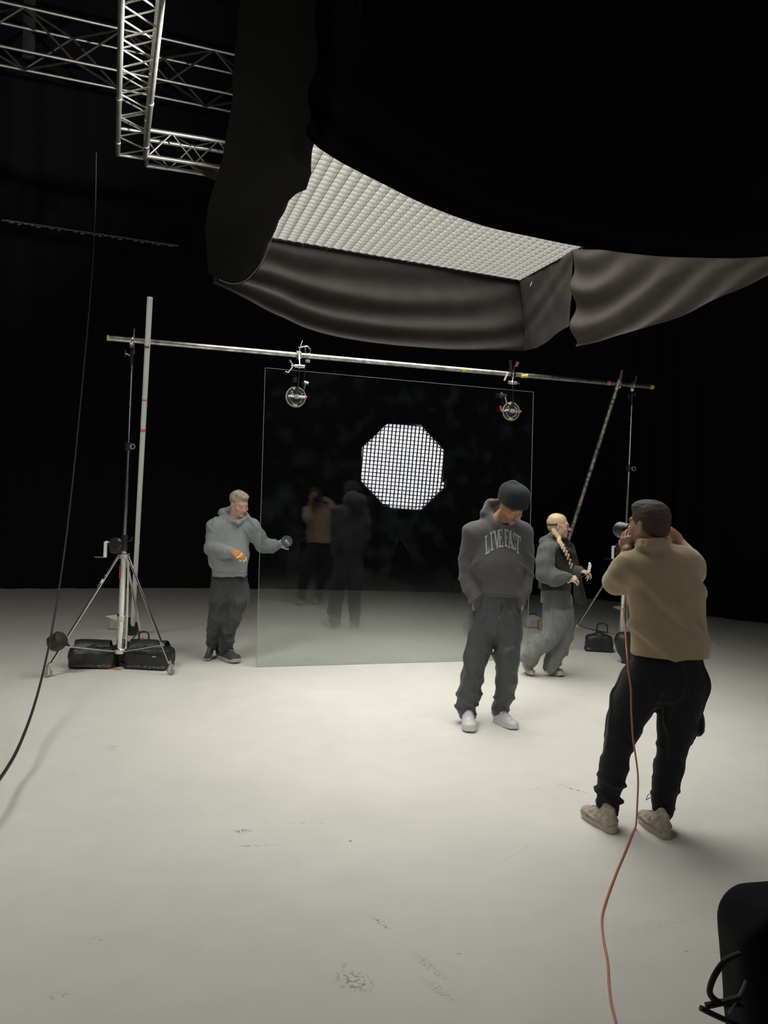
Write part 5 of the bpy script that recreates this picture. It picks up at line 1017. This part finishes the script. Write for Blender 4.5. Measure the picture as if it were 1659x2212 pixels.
# glasses with strap
pts = [hf(x * hs, y * hs, z * hs) for x, y, z in [(-.078, .055, .004)] + [( -.062 + .124 * t, .080 + .024 * math.sin(math.pi * t), .004) for t in np.linspace(0, 1, 9)] + [(.078, .055, .004)]]
b = MB(); v = [p + hf.z * .015 for p in pts] + [p - hf.z * (.017 if 0 < i < 10 else .008) + hf.y * -.004 for i, p in enumerate(pts)]; v2 = [q + hf.y * .002 for q in v]; n = len(pts)
ff_ = []
for i in range(n - 1): ff_ += [(i, i+1, i+1+n, i+n), (i+2*n, i+3*n, i+1+3*n, i+1+2*n)]
b.add(v + v2, ff_ + [(i, i+2*n, i+1+2*n, i+1) for i in range(n-1)] + [(i+n, i+1+n, i+1+3*n, i+3*n) for i in range(n-1)]); G3 = b.build('safety_glasses', M_['glass'], P3)
MB().tube([q for q in v[:n]], .0022, 6).build('top_frame', M_['plastic'], G3)
for q in (-1, 1): MB().tube([hf(q * .076, .055, .004), hf(q * .084, .0, .012)], .006, 8).build('temple_arm', mat('pink_plastic', (.8,.35,.3), .4), G3)
th_ = [hf(.086 * math.cos(a), -.024 + .098 * math.sin(a), .012 - .01 * math.sin(-a)) for a in np.linspace(.12, -math.pi - .12, 30)]
bb = MB(); vv = [p + hf.z * .008 for p in th_] + [p - hf.z * .008 for p in th_]; vv = vv + [q + nrm(q - hf.o) * .003 for q in vv]; n = 30
bb.add(vv, [x for i in range(n-1) for x in ((i, i+1, i+1+n, i+n), (i+2*n, i+3*n, i+1+3*n, i+1+2*n), (i, i+2*n, i+1+2*n, i+1), (i+n, i+1+n, i+1+3*n, i+3*n))]); bb.build('head_strap', M_['blk2'], G3)
# what she holds
k1 = j(1273, 1228, -.12); t = MB(); t.box(k1, (.028, .02, .085), np.array(Matrix.Rotation(.15, 3, 'Y')), .005); t.ball(k1 + V(.002, 0, .048), .013, 10); tag(t.build('grip_tape_roll', M_['white']), 'small white cylinder held upright in her farther hand', 'tool', )
t = MB(); t.tube([j(1249, 1248, -.28), j(1262, 1243, -.22), j(1275, 1236, -.15)], .005, 8); tag(t.build('hex_key', M_['chrome']), 'thin steel rod held between both her hands', 'tool')
t = MB(); t.tube([j(1226, 1259, -.34), j(1234, 1255, -.34)], .007, 8); t.tube([j(1240, 1253, -.34), j(1246, 1262, -.33)], .006, 8); t.tube([j(1234, 1255, -.34), j(1240, 1253, -.34)], .004, 8); tag(t.build('clamp_key', M_['alu']), 'small metal key poking out below her nearer fist', 'tool')
t = MB(); t.tube([j(1268, 1255, -.12), j(1272, 1244, -.12)], [.006, .009], 8); tag(t.build('marker_pen', M_['bagw']), 'short pen hanging below her farther hand', 'tool')

# ================================================================== 4. photographer seen from behind
Y0 = 4.66; j = J(Y0)
hf = Fr(j(1401, 1133, .02), (-.60, .80, .0), (-.05, -.04, 1)); hs = 1.10; nb = j(1412, 1176, .0)
sL, sR = j(1360, 1222, .0), j(1480, 1216, .02); eL = j(1332, 1258, .08); eR = j(1494, 1238, .14)
Lf = W(1336, 1144, 4.90); ldir = nrm(V(-.66, .75, .0)); Lr = Lf - ldir * .15
wL = W(1355, 1190, 4.73); wR = Lr - ldir * .10 + V(.14, .10, -.035)
gL = Fr(wL, V(.03, .45, .95), (-.75, -.6, .25)); gR = Fr(wR, nrm(V(-.9, -.1, .5)), nrm(V(.3, .8, .3)))
def b4(F):
    head(F, hf, hs, nb, .062)
    F.ecap(j(1428, 1222, .02), j(1440, 1310, .0), (.19, .095), (.16, .10), (1, 0, 0), .05); F.ecap(j(1440, 1310, .0), j(1438, 1440, .0), (.16, .10), (.165, .105), (1, 0, 0), .05)
    F.chain([(sL, .055), (eL, .045), (wL, .030)], .03); F.chain([(sR, .055), (eR, .045), (wR, .032)], .03)
    hand(F, gL, 1.0, (.45, .45, .5, .5), ((.04, .04, -.01), (.055, .062, -.018), (.06, .085, -.026)), side=-1); hand(F, gR, 1.0, (.5, .8, .8, .8), ((.035, .045, -.015), (.04, .07, -.028), (.03, .088, -.035)), side=-1)
    for st in ([(1388, 1475, .0, .085), (1336, 1615, .0, .048), (1317, 1740, .0, .032)], [(1478, 1475, .0, .085), (1453, 1612, .0, .048), (1434, 1748, .0, .032)]): F.chain([(j(*q[:3]), q[3]) for q in st], .03)
P4 = body('man in tan fleece jacket seen from behind, taking a photograph', j(1375, 1800), b4, skin_tint(hf, hs, (.50,.29,.20), brow=(.05,.03,.02), beard=((.12,.07,.045), .6)))
tan = fab('tan_fleece', (.43,.335,.205), var=.05, vscale=10); tan.node_tree.nodes['Principled BSDF'].inputs['Sheen Weight'].default_value = .5
F = Field(.0062)
F.ecap(j(1428, 1240, .02), j(1440, 1300, .0), (.205, .125), (.205, .14), (1, 0, 0), .06, sq=2.2); F.ecap(j(1440, 1300, .0), j(1447, 1398, .0), (.205, .15), (.222, .165), (1, 0, 0), .05, sq=2.4)
F.cone(j(1396, 1196, .0), sL, .055, .085, .05); F.cone(j(1430, 1192, .0), sR, .055, .085, .05); F.ell(j(1425, 1232, -.04), (.18, .10, .11), k=.06)
F.chain([(sL, .086), (j(1344, 1240, .03), .085), (eL, .080), (eL + V(.0, .03, -.0), .076), ((eL * .5 + wL * .5) + V(-.005, 0, 0), .060), (wL * .85 + eL * .15, .044)], .022)
F.chain([(sR, .090), (j(1490, 1226, .06), .085), (eR, .076), (eR * .5 + wR * .5, .062), (wR * .85 + eR * .15, .045)], .05)
cA = [j(1411 + 31 * math.cos(a), 1166 - 3 * math.sin(a) - 8 * math.cos(a) * .0, .085 * math.sin(a)) for a in np.linspace(0, 2 * math.pi, 17)]
for a, b in zip(cA[:-1], cA[1:]): F.cone(a, b, .020, .020, .012); F.cone(a - V(0, 0, .03), b - V(0, 0, .03), .022, .022, .02)
F.cone(nb + V(0, 0, .10), nb - V(0, 0, .02), .066, .066, .015, 's'); F.ell(hf(0, .01, -.01), np.array((.080, .108, .12)) * hs, hf.R, .01, 's')
F.plane(j(1447, 1419, .0), nrm(V(-.02, 0, -1)), .012)
def d4(P):
    z = P[:, 2]; x = P[:, 0]; x0 = j(1447, 1300)[0]; z0 = j(1447, 1418)[2]; u = (x - x0); w = (z - z0)
    diag = ridge((w * 1.25 + u * .95) * 10.5 + 1.3 * wob(P, 3.2, 4), .33); lo = np.exp(-((w - .13) / .22) ** 2)
    return .05 * diag * lo * np.clip(.7 + .8 * wob(P, 4, 12), 0, 1.4) + .03 * folds(P, 4.5, 33) + .002 * wob(P, 25, 3) - .010 * np.exp(-(w / .018) ** 2) * 0
K4, vk, qk = fobj('fleece_jacket', F, tan, P4, None, d4, 1)
blk4 = fab('black_cargo_trousers', (.02,.02,.022), var=.1)
F = Field(.006); F.ecap(j(1441, 1412, .0), j(1436, 1470, .0), (.185, .13), (.222, .145), (1, 0, 0), .05, sq=2.3)
for st in ([(1388, 1478, .0, .135), (1366, 1520, .0, .122), (1348, 1570, .0, .098), (1336, 1608, -.01, .083), (1326, 1655, .0, .085), (1320, 1690, .0, .078), (1314, 1722, .0, .068), (1318, 1742, .0, .066)],
           [(1484, 1478, .0, .130), (1468, 1525, .0, .122), (1460, 1575, .0, .108), (1453, 1612, -.01, .088), (1446, 1655, .0, .086), (1438, 1695, .0, .078), (1432, 1728, .0, .070), (1434, 1752, .0, .062)]): F.chain([(j(*q[:3]), q[3]) for q in st], .03)
for c, r in (((1318, 1562, .02), (.03, .08, .085)), ((1508, 1560, .02), (.035, .08, .085))): F.ell(j(*c), r, k=.02)
T4, _, _ = fobj('cargo_trousers', F, blk4, P4, None, pant_wrinkle((j(1400, 1612)[2], j(1400, 1725)[2]), .013, 35, 22, .006), 1)
lc = spline([j(1405, 1722, -.05), j(1396, 1728, -.06), j(1400, 1717, -.06), j(1404, 1716, -.05)], 14); MB().tube(lc, .002, 6).build('ankle_cord', M_['blk2'], T4)
bei = mat('beige_grey_sneaker', (.42,.37,.28), .65, var=.2, vscale=25); bsl = mat('cream_chunky_sole', (.48,.44,.34), .6)
shoe(P4, PF(1327, 1803), PF(1262, 1761), bei, bsl, chunky=True, lace=M_['bagw'], accent=mat('coral_outsole', (.45,.12,.08), .6)); shoe(P4, PF(1441, 1815), PF(1386, 1771), bei, bsl, chunky=True, lace=M_['bagw'])
hair4 = mat('short_dark_brown_hair', (.075,.050,.037), .75, bump=.9, bscale=140, var=.25, vscale=60)
F = Field(.0035); L_ = lambda x, y, z: hf(x * hs, y * hs, z * hs)
F.ell(L_(0, -.018, .036), np.array((.081, .100, .088)) * hs, hf.R, .01); F.ell(L_(0, -.045, -.02), np.array((.067, .062, .055)) * hs, hf.R, .03); F.ell(L_(0, .03, .085), np.array((.06, .058, .036)) * hs, hf.R, .02)
F.ell(L_(0, .098, -.02), np.array((.066, .064, .094)) * hs, hf.R, .008, 's')
for q in (-1, 1): F.ell(L_(q * .084, .004, -.016), np.array((.022, .024, .036)) * hs, hf.R, .006, 's')
F.plane(L_(0, -.05, -.07), nrm(-hf.z), .01)
fobj('hair', F, hair4, P4, None, lambda P: .0018 * wob(P, 160, 5), 1)
# camera held to his face
t = empty('camera', Lr - ldir * .05, 'black camera with large pale-hooded lens held at the photographer face', 'camera')
up = V(0, 0, 1); sd = np.cross(ldir, up); cf = np.stack([sd, ldir, up], 1); c0 = Lr - ldir * .035
b = MB(); b.box(c0, (.14, .06, .095), cf, .012); b.box(c0 + up * .055, (.06, .055, .035), cf, .010); b.box(c0 + sd * .055 + ldir * .02, (.035, .04, .09), cf, .012); b.build('camera_body', M_['black'], t)
MB().lathe(Lr, ldir, [(.030, 0), (.036, .004), (.036, .02), (.038, .022), (.038, .05), (.036, .052), (.036, .07), (.040, .075), (.040, .10)], 36).build('lens_barrel', M_['black'], t)
for h in (.026, .056, .088): MB().lathe(Lr + ldir * h, ldir, [(.0385, 0), (.0395, .002), (.0395, .008), (.0385, .01)], 36).build('lens_ring', M_['plastic'], t)
b = MB(); c = Lr + ldir * .10; n = 36; v = []; 
for k_, (r, h) in enumerate(((.040, 0), (.043, .01), (.046, .05), (.043, .05), (.040, .01))):
    for i in range(n): a = 2 * math.pi * i / n; v.append(c + ldir * (h + (.010 * math.cos(2 * a) if h > .04 else 0)) + r * (math.cos(a) * sd + math.sin(a) * up))
b.add(v, [(q * n + i, q * n + (i+1) % n, (q+1) * n + (i+1) % n, (q+1) * n + i) for q in range(4) for i in range(n)]); b.build('lens_hood', mat('grey_black_hood', (.07,.075,.08), .3), t)
MB().lathe(Lr + ldir * .102, ldir, [(.038, 0), (.03, .006), (.015, .01), (.001, .011)], 30).build('front_element', mat('lens_glass', (.02,.02,.03), .03, spec=1), t)
# tether cable
tc_ = [c0 - up * .03 - sd * .0, j(1350, 1300, .22), W(1352, 1380, 4.66), W(1354.5, 1416, 4.50), W(1357, 1447, 4.46), W(1363, 1490, 4.44), W(1363.5, 1530, 4.44), W(1367, 1590, 4.44), W(1371, 1620, 4.44), W(1378, 1675, 4.45), W(1377, 1730, 4.47)]
tf = [PF(*p) + V(0, 0, .005) for p in ((1373, 1790), (1364, 1808), (1351, 1840), (1330, 1890), (1310, 1945), (1300, 1985), (1303, 2030), (1312, 2080), (1315, 2130), (1320, 2170), (1330, 2212), (1345, 2300))]
b = MB(); sc_ = spline(tc_ + tf, 170); sc_[:, 2] = np.maximum(sc_[:, 2], .006); b.tube(sc_, .0048, 8); tag(b.build('tether_cable', M_['cord']), 'thin orange cable hanging from the camera and trailing over the floor', 'cable')
